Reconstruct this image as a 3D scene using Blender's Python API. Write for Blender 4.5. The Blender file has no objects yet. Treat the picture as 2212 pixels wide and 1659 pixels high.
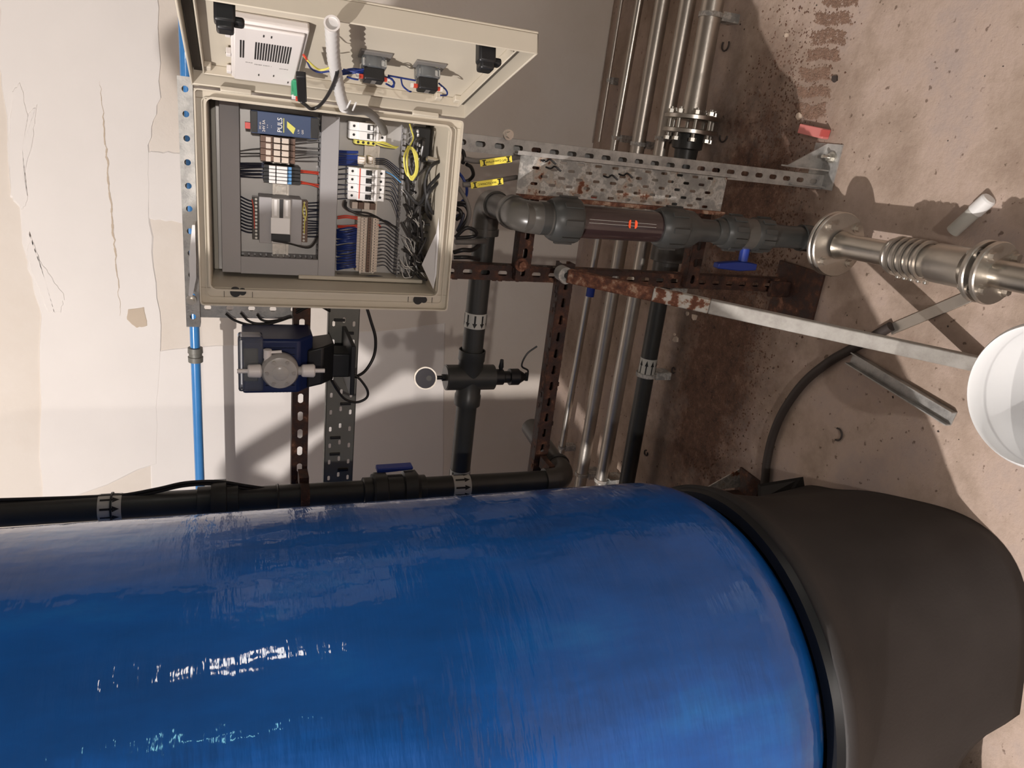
import bpy, math, random
import numpy as np
from mathutils import Vector, Matrix
random.seed(7)
V = Vector
# ---------------------------------------------------------------- camera
PW, PH = 2212, 1659
CAMP = (0.4211364, -1.5823124, 0.4588552); YAW, PIT, ROL, FPX = 0.3679983, 0.3650090, -0.0139789, 1548.638
def basis():
    cy, sy = math.cos(YAW), math.sin(YAW)
    w = V((-sy, cy, 0)); u = V((cy, sy, 0)); v = V((0, 0, 1))
    w2 = w*math.cos(PIT) - v*math.sin(PIT); v2 = v*math.cos(PIT) + w*math.sin(PIT)
    u3 = u*math.cos(ROL) + v2*math.sin(ROL); v3 = -u*math.sin(ROL) + v2*math.cos(ROL)
    return u3, v3, w2
CU, CV, CW = basis(); CO = V(CAMP)
scene = bpy.context.scene
C = scene.collection
cam_d = bpy.data.cameras.new('camera'); cam = bpy.data.objects.new('camera', cam_d); C.objects.link(cam)
M = Matrix.Identity(4)
for i in range(3):
    M[i][0] = -CV[i]; M[i][1] = CU[i]; M[i][2] = -CW[i]; M[i][3] = CO[i]     # the phone was held on its side
cam.matrix_world = M
cam_d.sensor_fit = 'HORIZONTAL'; cam_d.sensor_width = 36; cam_d.lens = 36*FPX/PW; cam_d.clip_start = .02; cam_d.clip_end = 60
scene.camera = cam
def ray(px, py):
    X = PH-py
    return CU*((X-829.5)/FPX) - CV*((px-1106)/FPX) + CW
def at(px, py, ax, val):
    d = ray(px, py); i = 'xyz'.index(ax); t = (val-CO[i])/d[i]
    return CO + d*t
def rad(P, wpx): return wpx*.5*((V(P)-CO).dot(CW))/FPX
# ---------------------------------------------------------------- light
vs = scene.view_settings
vs.view_transform = 'Standard'; vs.look = 'None'; vs.exposure = 0.0; vs.gamma = 1; vs.use_curve_mapping = False
wd = bpy.data.worlds.new('world'); scene.world = wd; wd.use_nodes = True
wd.node_tree.nodes['Background'].inputs[0].default_value = (.9, .8, .7, 1)
wd.node_tree.nodes['Background'].inputs[1].default_value = .02
def lamp(name, loc, energy, size, col):
    l = bpy.data.lights.new(name, 'POINT'); l.energy = energy; l.shadow_soft_size = size; l.color = col
    o = bpy.data.objects.new(name, l); o.location = loc; C.objects.link(o); return o
lamp('work_lamp', (-1.65, -2.2, 2.45), 620, .028, (1, .94, .90))
lamp('fill_lamp', (.75, -4.0, .55), 130, .03, (1, .93, .87))  # unseen second source, set far back as even fill for the shaded parts
FZ = -1.2; WY = 1.8
# ---------------------------------------------------------------- helpers
def orth(a):
    a = a.normalized(); t = V((0, 0, 1)) if abs(a.z) < .9 else V((1, 0, 0))
    u = a.cross(t).normalized(); return u, a.cross(u).normalized()
class MB:
    def __init__(s): s.v = []; s.f = []
    def add(s, vs_, fs):
        n = len(s.v); s.v += [V(q) for q in vs_]; s.f += [tuple(n+i for i in f) for f in fs]; return s
    def box(s, c, d, R=None):
        c = V(c); h = V(d)*.5
        if R is None: R = (V((1, 0, 0)), V((0, 1, 0)), V((0, 0, 1)))
        vs_ = [c + R[0]*h.x*i + R[1]*h.y*j + R[2]*h.z*k for i in (-1, 1) for j in (-1, 1) for k in (-1, 1)]
        return s.add(vs_, [(0,1,3,2),(4,6,7,5),(0,4,5,1),(2,3,7,6),(0,2,6,4),(1,5,7,3)])
    def bb(s, x0, x1, y0, y1, z0, z1): return s.box(((x0+x1)/2, (y0+y1)/2, (z0+z1)/2), (abs(x1-x0), abs(y1-y0), abs(z1-z0)))
    def lathe(s, a, b, prof, n=28, caps=True, ph=0):
        """prof: (t, r) pairs, t in metres from a towards b"""
        a = V(a); ax = (V(b)-a).normalized(); u, w = orth(ax); vs_ = []; fs = []
        for t, r in prof:
            for k in range(n):
                an = ph + 2*math.pi*k/n; vs_.append(a + ax*t + (u*math.cos(an)+w*math.sin(an))*r)
        m = len(prof)
        for i in range(m-1):
            for k in range(n): fs.append((i*n+k, i*n+(k+1) % n, (i+1)*n+(k+1) % n, (i+1)*n+k))
        if caps: fs.append(tuple(range(n-1, -1, -1))); fs.append(tuple((m-1)*n+k for k in range(n)))
        return s.add(vs_, fs)
    def cyl(s, a, b, r, r2=None, n=24, caps=True, ph=0):
        L = (V(b)-V(a)).length; return s.lathe(a, b, [(0, r), (L, r if r2 is None else r2)], n, caps, ph)
    def tube(s, pts, r, n=10, caps=True, smooth=True, sub=6):
        P = [V(q) for q in pts]
        if smooth and len(P) > 2:
            Q = [P[0]*2-P[1]] + P + [P[-1]*2-P[-2]]; o = []
            for i in range(1, len(Q)-2):
                for k in range(sub):
                    t = k/sub; a, b, c, d = Q[i-1:i+3]
                    o.append(.5*((2*b) + (c-a)*t + (2*a-5*b+4*c-d)*t*t + (3*b-a-3*c+d)*t**3))
            P = o + [P[-1]]
        T = [(P[min(i+1, len(P)-1)]-P[max(i-1, 0)]).normalized() for i in range(len(P))]
        u, w = orth(T[0]); vs_ = []; fs = []
        for i, q in enumerate(P):
            u = (u - T[i]*u.dot(T[i])).normalized(); w = T[i].cross(u)
            rr = r[i*len(r)//len(P)] if isinstance(r, (list, tuple)) else r
            for k in range(n):
                an = 2*math.pi*k/n; vs_.append(q + (u*math.cos(an)+w*math.sin(an))*rr)
        for i in range(len(P)-1):
            for k in range(n): fs.append((i*n+k, i*n+(k+1) % n, (i+1)*n+(k+1) % n, (i+1)*n+k))
        if caps: fs.append(tuple(range(n-1, -1, -1))); fs.append(tuple((len(P)-1)*n+k for k in range(n)))
        return s.add(vs_, fs)
    def elbow(s, c, d1, d2, R, r, n=24, seg=10, ext=0.0):
        """quarter bend joining an arm that leaves along d1 and one that leaves along d2 of the corner c"""
        c = V(c); d1 = V(d1).normalized(); d2 = V(d2).normalized(); pts = []
        if ext: pts.append(c + d1*(R+ext))
        o = c + (d1+d2)*R
        for i in range(seg+1):
            t = i/seg*math.pi/2; pts.append(o - d2*R*math.cos(t) - d1*R*math.sin(t))
        if ext: pts.append(c + d2*(R+ext))
        return s.tube(pts, r, n, smooth=False)
    def prism(s, poly, ext):
        n = len(poly); e = V(ext); P = [V(q) for q in poly]
        fs = [tuple(range(n)), tuple(2*n-1-i for i in range(n))] + [(i, i+n, (i+1) % n+n, (i+1) % n) for i in range(n)]
        return s.add(P + [q+e for q in P], fs)
    def slotted(s, o, L, W, U, D, N, th, rows):
        """plate from corner o, length L along U, width W along D, thickness th along -N; rows: (offset, pitch, slot length, slot width, start)"""
        o = V(o); U = V(U).normalized(); D = V(D).normalized(); N = V(N).normalized()
        nr = len(rows); rw = W/nr
        for ri, (off, pitch, sl, sw, st) in enumerate(rows):
            x = 0.0; cells = []
            if st > 1e-6: cells.append((0, st, False)); x = st
            while x + pitch <= L+1e-6: cells.append((x, x+pitch, True)); x += pitch
            if L-x > 1e-4: cells.append((x, L, False))
            y0, y1 = ri*rw, (ri+1)*rw; cy = (y0+y1)/2+off
            for a, b, hole in cells:
                if not hole:
                    s.box(o + U*(a+b)/2 + D*(y0+y1)/2 - N*th/2, (b-a, rw, th), (U, D, N)); continue
                cx = (a+b)/2; hl = max((sl-sw)/2, 0); rr = sw/2; ring = []
                for k in range(12):
                    an = 2*math.pi*(k+.5)/12; c_, s_ = math.cos(an), math.sin(an)
                    ring.append((cx + rr*c_ + (hl if c_ > 0 else -hl), cy + rr*s_))
                outer = []
                for k, (hx, hy) in enumerate(ring):
                    an = 2*math.pi*(k+.5)/12; c_, s_ = math.cos(an), math.sin(an)
                    m = max(abs(c_), abs(s_)); sx = c_/m; sy = s_/m
                    if abs(abs(c_)-abs(s_)) < .3: sx = math.copysign(1, c_); sy = math.copysign(1, s_)
                    outer.append((cx + sx*(b-a)/2, (y0+y1)/2 + sy*(y1-y0)/2))
                def pt(q, d): return o + U*q[0] + D*q[1] - N*d
                vs_ = [pt(q, 0) for q in outer] + [pt(q, 0) for q in ring] + [pt(q, th) for q in ring] + [pt(q, th) for q in outer]
                fs = []
                for k in range(12):
                    j = (k+1) % 12
                    fs += [(k, j, 12+j, 12+k), (12+k, 12+j, 24+j, 24+k), (24+k, 24+j, 36+j, 36+k)]
                s.add(vs_, fs)
        return s
    def build(s, name, mat, parent=None, bevel=0, ang=35, flat=False, solid=0):
        off = V((0, 0, 0)); q = parent
        while q is not None: off += q.location; q = q.parent
        me = bpy.data.meshes.new(name)
        me.from_pydata([tuple(p-off) for p in s.v], [], s.f); me.validate(); me.materials.append(mat)
        import bmesh
        bm = bmesh.new(); bm.from_mesh(me); bmesh.ops.recalc_face_normals(bm, faces=bm.faces); bm.to_mesh(me); bm.free()
        if not flat:
            me.polygons.foreach_set('use_smooth', [True]*len(me.polygons)); me.set_sharp_from_angle(angle=math.radians(ang))
        o = bpy.data.objects.new(name, me); C.objects.link(o); o.parent = parent
        if solid:
            m = o.modifiers.new('solid', 'SOLIDIFY'); m.thickness = solid; m.offset = 0
        if bevel:
            m = o.modifiers.new('bevel', 'BEVEL'); m.width = bevel; m.segments = 2; m.limit_method = 'ANGLE'; m.angle_limit = math.radians(40); m.harden_normals = False
        return o
def tag(o, label, cat=None, group=None, kind=None):
    if label: o['label'] = label
    if cat: o['category'] = cat
    if group: o['group'] = group
    if kind: o['kind'] = kind
    return o
def thing(name, label, cat, loc=(0, 0, 0), group=None):
    o = bpy.data.objects.new(name, None); o.empty_display_size = .05; C.objects.link(o); o.location = V(loc)
    return tag(o, label, cat, group)
def dup(root, delta, label=None):
    r = root.copy(); C.objects.link(r); r.location = root.location + V(delta)
    if label: r['label'] = label
    for ch in list(root.children):
        c = ch.copy(); C.objects.link(c); c.parent = r
        for g in list(ch.children):
            d = g.copy(); C.objects.link(d); d.parent = c
    return r
def text(name, s, size, loc, U, Vv, mat, parent, depth=.0003, align='CENTER'):
    cu = bpy.data.curves.new(name, 'FONT'); cu.body = s; cu.size = size; cu.align_x = align; cu.align_y = 'CENTER'; cu.extrude = depth; cu.resolution_u = 3
    t = bpy.data.objects.new(name, cu); C.objects.link(t)
    me = bpy.data.meshes.new_from_object(t.evaluated_get(bpy.context.evaluated_depsgraph_get()))
    bpy.data.objects.remove(t)
    U = V(U).normalized(); Vv = V(Vv).normalized(); N = U.cross(Vv)
    off = V((0, 0, 0)); q = parent
    while q is not None: off += q.location; q = q.parent
    for v in me.vertices: v.co = V(loc) - off + U*v.co.x + Vv*v.co.y + N*v.co.z
    me.materials.clear(); me.materials.append(mat)
    o = bpy.data.objects.new(name, me); C.objects.link(o); o.parent = parent; return o
# ---------------------------------------------------------------- materials
def nodes(name):
    m = bpy.data.materials.new(name); m.use_nodes = True; nt = m.node_tree; b = nt.nodes['Principled BSDF']; return m, nt, b
def mat(name, col, rough=.5, metal=0, coat=0, var=0, scale=30, bump=0, bscale=200, trans=0, alpha=1, ior=1.45, spec=.5):
    m, nt, b = nodes(name); L = nt.links.new
    b.inputs['Base Color'].default_value = (*col, 1); b.inputs['Roughness'].default_value = rough
    b.inputs['Metallic'].default_value = metal; b.inputs['Coat Weight'].default_value = coat; b.inputs['Coat Roughness'].default_value = .08
    b.inputs['Transmission Weight'].default_value = trans; b.inputs['IOR'].default_value = ior; b.inputs['Alpha'].default_value = alpha
    b.inputs['Specular IOR Level'].default_value = spec
    tc = nt.nodes.new('ShaderNodeNewGeometry')
    if var:
        n = nt.nodes.new('ShaderNodeTexNoise'); n.inputs['Scale'].default_value = scale; n.inputs['Detail'].default_value = 5; L(tc.outputs['Position'], n.inputs['Vector'])
        mx = nt.nodes.new('ShaderNodeMix'); mx.data_type = 'RGBA'
        mx.inputs[6].default_value = (*[c*(1-var) for c in col], 1); mx.inputs[7].default_value = (*[min(1, c*(1+var)) for c in col], 1)
        L(n.outputs[0], mx.inputs[0]); L(mx.outputs[2], b.inputs['Base Color'])
    if bump:
        n = nt.nodes.new('ShaderNodeTexNoise'); n.inputs['Scale'].default_value = bscale; n.inputs['Detail'].default_value = 4; L(tc.outputs['Position'], n.inputs['Vector'])
        bp = nt.nodes.new('ShaderNodeBump'); bp.inputs['Strength'].default_value = bump; bp.inputs['Distance'].default_value = .002
        L(n.outputs[0], bp.inputs['Height']); L(bp.outputs[0], b.inputs['Normal'])
    return m
def ramp(nt, stops):
    r = nt.nodes.new('ShaderNodeValToRGB'); e = r.color_ramp.elements
    while len(e) < len(stops): e.new(.5)
    for x, (p, c) in zip(e, stops): x.position = p; x.color = (*c, 1) if len(c) == 3 else c
    return r
def noise(nt, sc, det=6, rough=.6, vec=None, stretch=None):
    g = nt.nodes.new('ShaderNodeNewGeometry'); n = nt.nodes.new('ShaderNodeTexNoise'); n.inputs['Scale'].default_value = sc; n.inputs['Detail'].default_value = det; n.inputs['Roughness'].default_value = rough
    if stretch:
        mp = nt.nodes.new('ShaderNodeMapping'); mp.inputs['Scale'].default_value = stretch; nt.links.new(g.outputs['Position'], mp.inputs[0]); nt.links.new(mp.outputs[0], n.inputs['Vector'])
    else: nt.links.new(g.outputs['Position'], n.inputs['Vector'])
    return n
def two(name, stops, sc, rough=(.4, .9), metal=(0, 0), bump=.3, bs=120, stretch=None):
    """colour by noise ramp, with roughness and metal following it"""
    m, nt, b = nodes(name); L = nt.links.new
    n = noise(nt, sc, 8, .65, stretch=stretch); r = ramp(nt, stops); L(n.outputs[0], r.inputs[0]); L(r.outputs[0], b.inputs['Base Color'])
    k0, k1 = stops[0][0], stops[-1][0]
    for key, (lo, hi) in (('Roughness', rough), ('Metallic', metal)):
        mr = nt.nodes.new('ShaderNodeMapRange'); mr.inputs[1].default_value = k0; mr.inputs[2].default_value = k1; mr.inputs[3].default_value = lo; mr.inputs[4].default_value = hi
        L(n.outputs[0], mr.inputs[0]); L(mr.outputs[0], b.inputs[key])
    n2 = noise(nt, bs, 5); bp = nt.nodes.new('ShaderNodeBump'); bp.inputs['Strength'].default_value = bump; bp.inputs['Distance'].default_value = .003
    L(n2.outputs[0], bp.inputs['Height']); L(bp.outputs[0], b.inputs['Normal'])
    return m
def wall_mat():
    m, nt, b = nodes('painted_plaster'); L = nt.links.new
    n = noise(nt, 1.6, 6); r = ramp(nt, [(.35, (.70, .62, .54)), (.6, (.76, .69, .62))]); L(n.outputs[0], r.inputs[0]); L(r.outputs[0], b.inputs['Base Color'])
    b.inputs['Roughness'].default_value = .75
    n2 = noise(nt, 9, 8); n3 = noise(nt, 90, 4); a = nt.nodes.new('ShaderNodeMath'); a.operation = 'MULTIPLY_ADD'; a.inputs[1].default_value = .15
    L(n3.outputs[0], a.inputs[0]); L(n2.outputs[0], a.inputs[2])
    bp = nt.nodes.new('ShaderNodeBump'); bp.inputs['Strength'].default_value = .25; bp.inputs['Distance'].default_value = .01
    L(a.outputs[0], bp.inputs['Height']); L(bp.outputs[0], b.inputs['Normal'])
    return m
def floor_mat():
    m, nt, b = nodes('stained_concrete'); L = nt.links.new
    n = noise(nt, 2.6, 10, .68); r = ramp(nt, [(.34, (.31, .225, .175)), (.46, (.42, .32, .255)), (.54, (.50, .385, .32)), (.64, (.44, .35, .31))]); L(n.outputs[0], r.inputs[0])
    # dark rusty dirt under the frame: a long stain between the pipes and the frame feet
    g = nt.nodes.new('ShaderNodeNewGeometry'); sp = nt.nodes.new('ShaderNodeSeparateXYZ'); L(g.outputs['Position'], sp.inputs[0])
    def band(out, c, hw, soft):
        s1 = nt.nodes.new('ShaderNodeMath'); s1.operation = 'SUBTRACT'; s1.inputs[1].default_value = c; L(out, s1.inputs[0])
        s2 = nt.nodes.new('ShaderNodeMath'); s2.operation = 'ABSOLUTE'; L(s1.outputs[0], s2.inputs[0])
        s3 = nt.nodes.new('ShaderNodeMapRange'); s3.inputs[1].default_value = hw+soft; s3.inputs[2].default_value = hw-soft; L(s2.outputs[0], s3.inputs[0]); return s3.outputs[0]
    nn = noise(nt, 7, 8, .7); ny = nt.nodes.new('ShaderNodeMath'); ny.operation = 'MULTIPLY_ADD'; ny.inputs[1].default_value = .5; L(nn.outputs[0], ny.inputs[0]); L(sp.outputs[1], ny.inputs[2])
    nx = nt.nodes.new('ShaderNodeMath'); nx.operation = 'MULTIPLY_ADD'; nx.inputs[1].default_value = .7; L(nn.outputs[0], nx.inputs[0]); L(sp.outputs[0], nx.inputs[2])
    by = band(ny.outputs[0], .78, .27, .16); bx = band(nx.outputs[0], .2, .8, .22)
    mm = nt.nodes.new('ShaderNodeMath'); mm.operation = 'MULTIPLY'; L(by, mm.inputs[0]); L(bx, mm.inputs[1])
    n4 = noise(nt, 22, 8, .75); r4 = ramp(nt, [(.35, (.045, .022, .015)), (.55, (.13, .065, .04)), (.72, (.26, .16, .11))]); L(n4.outputs[0], r4.inputs[0])
    mx = nt.nodes.new('ShaderNodeMix'); mx.data_type = 'RGBA'; L(mm.outputs[0], mx.inputs[0]); L(r.outputs[0], mx.inputs[6]); L(r4.outputs[0], mx.inputs[7])
    # pits and specks
    n5 = noise(nt, 45, 3, .5); r5 = ramp(nt, [(.66, (1, 1, 1)), (.71, (.3, .25, .22))]); L(n5.outputs[0], r5.inputs[0])
    mu = nt.nodes.new('ShaderNodeMix'); mu.data_type = 'RGBA'; mu.blend_type = 'MULTIPLY'; mu.inputs[0].default_value = .8; L(mx.outputs[2], mu.inputs[6]); L(r5.outputs[0], mu.inputs[7])
    L(mu.outputs[2], b.inputs['Base Color']); b.inputs['Roughness'].default_value = .8
    n6 = noise(nt, 60, 8, .7); bp = nt.nodes.new('ShaderNodeBump'); bp.inputs['Strength'].default_value = .5; bp.inputs['Distance'].default_value = .006
    L(n6.outputs[0], bp.inputs['Height']); L(bp.outputs[0], b.inputs['Normal'])
    return m
def tank_mat():
    m, nt, b = nodes('glossy_blue_laminate'); L = nt.links.new
    n = noise(nt, 6, 6, .6, stretch=(1, 1, .35)); r = ramp(nt, [(.3, (.001, .070, .29)), (.55, (.002, .105, .44)), (.75, (.006, .17, .55))]); L(n.outputs[0], r.inputs[0]); L(r.outputs[0], b.inputs['Base Color'])
    b.inputs['Roughness'].default_value = .45; b.inputs['Specular IOR Level'].default_value = .15; b.inputs['Coat Weight'].default_value = .85; b.inputs['Coat Roughness'].default_value = .05
    # wound fibre ridges round the shell and runs of resin
    a1 = noise(nt, 7, 4, .5, stretch=(1, 1, 5)); a2 = noise(nt, 12, 3, .5, stretch=(1, 1, .5)); 
    ad = nt.nodes.new('ShaderNodeMath'); ad.operation = 'MULTIPLY_ADD'; ad.inputs[1].default_value = .6; L(a1.outputs[0], ad.inputs[0]); L(a2.outputs[0], ad.inputs[2])
    bp = nt.nodes.new('ShaderNodeBump'); bp.inputs['Strength'].default_value = .3; bp.inputs['Distance'].default_value = .012
    L(ad.outputs[0], bp.inputs['Height']); L(bp.outputs[0], b.inputs['Normal']); L(bp.outputs[0], b.inputs['Coat Normal'])
    return m
X = dict(
    wall=wall_mat(), floor=floor_mat(), tank=tank_mat(),
    plaster=mat('white_skim_plaster', (.80, .75, .71), .7, var=.05, scale=4, bump=.3, bscale=25),
    bare=mat('bare_plaster', (.56, .46, .36), .9, var=.08, scale=8, bump=.4, bscale=60),
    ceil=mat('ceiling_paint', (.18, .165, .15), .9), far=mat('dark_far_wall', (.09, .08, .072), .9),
    galv=two('galvanised_steel', [(.35, (.30, .295, .285)), (.5, (.42, .41, .395)), (.65, (.52, .505, .48))], 28, (.38, .6), (.45, .45), .25, 260),
    galvold=two('weathered_galvanised_steel', [(.38, (.30, .295, .28)), (.46, (.36, .35, .33)), (.52, (.60, .57, .53)), (.56, (.36, .34, .31)), (.61, (.50, .42, .35)), (.66, (.17, .06, .03))], 16, (.5, .95), (.45, 0), .5, 150),
    rust=two('flaking_rust', [(.36, (.022, .009, .007)), (.5, (.05, .021, .014)), (.60, (.10, .04, .022)), (.68, (.26, .13, .08))], 26, (.55, .9), (0, 0), .8, 130),
    galvpale=two('pale_zinc', [(.35, (.30, .28, .255)), (.5, (.38, .36, .33)), (.65, (.45, .43, .40))], 22, (.55, .8), (.15, .15), .15, 200),
    rustmix=two('rust_breaking_through_zinc', [(.44, (.50, .48, .44)), (.50, (.42, .34, .27)), (.53, (.20, .075, .04)), (.62, (.12, .045, .025))], 34, (.5, .9), (.1, 0), .6, 150),
    rust2=two('orange_rust', [(.36, (.07, .026, .016)), (.48, (.15, .055, .03)), (.56, (.24, .11, .065)), (.64, (.40, .27, .19))], 48, (.7, .95), (0, 0), .8, 160),
    greysteel=mat('grey_green_steel', (.17, .165, .145), .5, .15, var=.12, scale=18, bump=.15, bscale=250),
    inox=mat('brushed_stainless', (.58, .55, .50), .3, 1, var=.1, scale=25, bump=.08, bscale=300),
    inoxd=mat('dull_stainless', (.50, .46, .41), .36, .9, var=.2, scale=16, bump=.15, bscale=120),
    pvc=mat('dark_grey_pvc', (.036, .036, .034), .36, 0, var=.25, scale=15, bump=.04, bscale=60),
    pvcl=mat('mid_grey_pvc', (.068, .062, .055), .3, 0, var=.2, scale=15, bump=.04, bscale=60),
    clearpvc=mat('smoky_brown_pvc', (.028, .016, .016), .16, 0, coat=.6, var=.3, scale=10),
    black=mat('black_plastic', (.012, .012, .013), .4),
    blackm=mat('dusty_black_plastic', (.028, .024, .023), .62, var=.5, scale=7, bump=.25, bscale=120),
    cable=mat('black_cable', (.014, .013, .013), .42),
    cableg=mat('grey_cable', (.16, .15, .14), .5),
    beige=mat('beige_enclosure', (.52, .47, .385), .42, var=.03, scale=6),
    beiged=mat('dark_gasket', (.06, .05, .04), .7),
    plate=mat('zinc_back_plate', (.46, .44, .42), .38, .35, var=.06, scale=10),
    duct=mat('grey_duct', (.33, .32, .325), .5),
    ductd=mat('dark_groove_grey', (.05, .05, .05), .7),  # even dark grey for the groove of the controller
    wrapw=mat('dull_white_wrap', (.60, .585, .57), .45), cab2=mat('lightened_black_cable', (.045, .042, .042), .3),  # cable black lightened in the colour, since the bottom bay renders dark
    white=mat('white_plastic', (.78, .77, .76), .35), offw=mat('off_white_plastic', (.70, .66, .64), .4),
    cream=mat('cream_plastic', (.62, .53, .45), .45), brown=mat('brown_socket', (.14, .08, .055), .4),
    navy=mat('navy_device', (.028, .05, .115), .4), bluep=mat('blue_plastic', (.012, .035, .24), .4),
    bluepump=mat('blue_pump_casing', (.008, .017, .075), .4, bump=.1), bluepipe=mat('bright_blue_pipe', (.055, .235, .56), .22, coat=.4, var=.08, scale=20),
    bluew=mat('blue_wire', (.012, .03, .16), .4), blues=mat('pale_blue_wire', (.10, .28, .55), .4), dkw=mat('dark_wire', (.025, .028, .045), .4), greyw=mat('grey_wire', (.17, .165, .16), .5),
    redw=mat('red_wire', (.62, .07, .04), .4), yel=mat('yellow_label', (.92, .78, .10), .4), yelg=mat('yellow_wire', (.66, .60, .12), .4), grn=mat('green_connector', (.05, .32, .16), .4), whitew=mat('white_ferrule', (.75, .72, .68), .5),
    tape=mat('pale_tape', (.50, .49, .45), .4, var=.06, scale=40), ink=mat('black_ink', (.012, .012, .012), .6), orange=mat('orange_print', (.85, .10, .03), .5),
    red=mat('red_plastic', (.55, .10, .09), .5), pink=mat('faded_red_plastic', (.66, .22, .20), .6), yeld=mat('yellow_print', (.62, .60, .14), .5),
    clear=mat('clear_cover', (.75, .8, .86), .06, trans=.92, ior=1.4), milky=mat('milky_acrylic', (.60, .57, .54), .22, trans=.35, ior=1.35),
    bucket=mat('white_bucket', (.86, .86, .86), .3), paper=mat('printed_paper', (.72, .70, .70), .8), glass=mat('gauge_face', (.09, .09, .115), .12, coat=1),
    chip=mat('plaster_crumb', (.62, .50, .40), .9), dirt=mat('rust_crumb', (.15, .082, .056), .95, var=.6, scale=60), bandd=mat('cement_crumb', (.23, .145, .105), .95, var=.4, scale=60),
    hose=mat('dark_rubber_hose', (.05, .038, .034), .6), screw=mat('zinc_screw', (.55, .53, .48), .3, .9))
ZR = (V((1, 0, 0)), V((0, 1, 0)), V((0, 0, 1)))
# ================================================================= ROOM
RX0, RX1, RY0, CZ = -3.2, 3.2, -4.2, 3.0
def st(mb, name, m, **k):
    o = mb.build(name, m, **k); o['kind'] = 'structure'; return o
wb = MB().bb(RX0, RX1, WY, WY+.12, FZ-.05, CZ); wall = st(wb, 'wall_back', X['wall'])
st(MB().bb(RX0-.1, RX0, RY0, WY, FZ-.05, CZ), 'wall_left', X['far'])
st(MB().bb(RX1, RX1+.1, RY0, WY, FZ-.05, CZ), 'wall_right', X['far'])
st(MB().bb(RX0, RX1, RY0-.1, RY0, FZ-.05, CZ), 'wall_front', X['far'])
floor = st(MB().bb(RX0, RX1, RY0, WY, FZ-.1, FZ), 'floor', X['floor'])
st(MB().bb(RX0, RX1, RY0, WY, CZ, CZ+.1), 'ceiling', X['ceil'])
# glowing panels added out of view, to put small hard highlights on the tank
def glow(col, e):
    m, nt, b = nodes('glint_glow'); b.inputs['Base Color'].default_value = (.8, .8, .8, 1); b.inputs['Emission Color'].default_value = (*col, 1); b.inputs['Emission Strength'].default_value = e; return m
def slot(nm, y, z, w, h, col, e):
    f = MB()
    for a0, a1, c0, c1 in ((y-w/2-.04, y-w/2, z-h/2-.04, z+h/2+.04), (y+w/2, y+w/2+.04, z-h/2-.04, z+h/2+.04), (y-w/2, y+w/2, z-h/2-.04, z-h/2), (y-w/2, y+w/2, z+h/2, z+h/2+.04)): f.bb(RX1-.03, RX1, a0, a1, c0, c1)
    o = st(f, nm, X['beiged']); MB().bb(RX1-.012, RX1-.002, y-w/2, y+w/2, z-h/2, z+h/2).build('glint_pane', glow(col, e), o)
slot('glint_panel_1', -1.08, .46, .20, .42, (1, .95, .86), 24)
slot('glint_panel_2', -3.25, .62, .10, .42, (.35, .95, 1), 16)
# plaster repairs on the back wall: thin skims with ragged edges
def patch(pts, t, m, name='plaster_patch', rag=.012, n=7):
    P = [at(a, b, 'y', WY) for a, b in pts]; out = []
    for i, q in enumerate(P):
        w = P[(i+1) % len(P)]
        for k in range(n):
            s = q.lerp(w, k/n); out.append(V((s.x+random.uniform(-rag, rag), WY-t, s.z+random.uniform(-rag, rag))))
    mb = MB(); c = sum(out, V((0, 0, 0)))/len(out); k = len(out)
    back = [V((q.x, WY+.001, q.z)) + (q-c).normalized()*t*2 for q in out]
    mb.add(out+back+[c], [(i, (i+1) % k, 2*k) for i in range(k)] + [(i, (i+1) % k, k+(i+1) % k, k+i) for i in range(k)])
    return mb.build(name, m, wall, flat=True)
patch([(88, 680), (60, 560), (20, 300), (0, 140), (0, -60), (340, -60), (345, 210), (318, 330), (322, 480), (345, 700), (335, 1000), (90, 1100)], .004, X['plaster'], rag=.006)
patch([(330, 760), (640, 735), (960, 700), (955, 1180), (330, 1180)], .003, X['plaster'], rag=.005)
patch([(278, 668), (312, 664), (316, 702), (296, 706), (276, 690)], .0055, X['bare'], rag=.003, n=4)
patch([(410, 480), (400, 330), (318, 330), (322, 470)], .003, X['plaster'], rag=.004)
patch([(60, 250), (82, 225), (70, 300), (50, 380), (62, 430), (48, 450), (25, 420), (20, 330), (28, 200), (45, 180)], .006, X['plaster'], 'paint_flake', .003)
patch([(62, 500), (85, 560), (110, 600), (140, 640), (130, 675), (105, 670), (80, 610), (62, 560)], .006, X['plaster'], 'paint_flake', .004)
# long crack through the skim coat
cr = MB(); q0 = None; cp = []
for i in range(60):
    y = 175+i*8.6; x = 216+i*.76+random.uniform(-2.2, 2.2); cp.append(at(x, y, 'y', WY-.0052))
for i in range(59):
    w = .0035*math.sin(math.pi*(i+1)/61)*random.uniform(.5, 1.4)
    a, b = cp[i], cp[i+1]; cr.add([a+V((0, 0, w)), b+V((0, 0, w)), b-V((0, 0, w)), a-V((0, 0, w))], [(0, 1, 2, 3)])
cr.build('wall_crack', X['bare'], wall)
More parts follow.
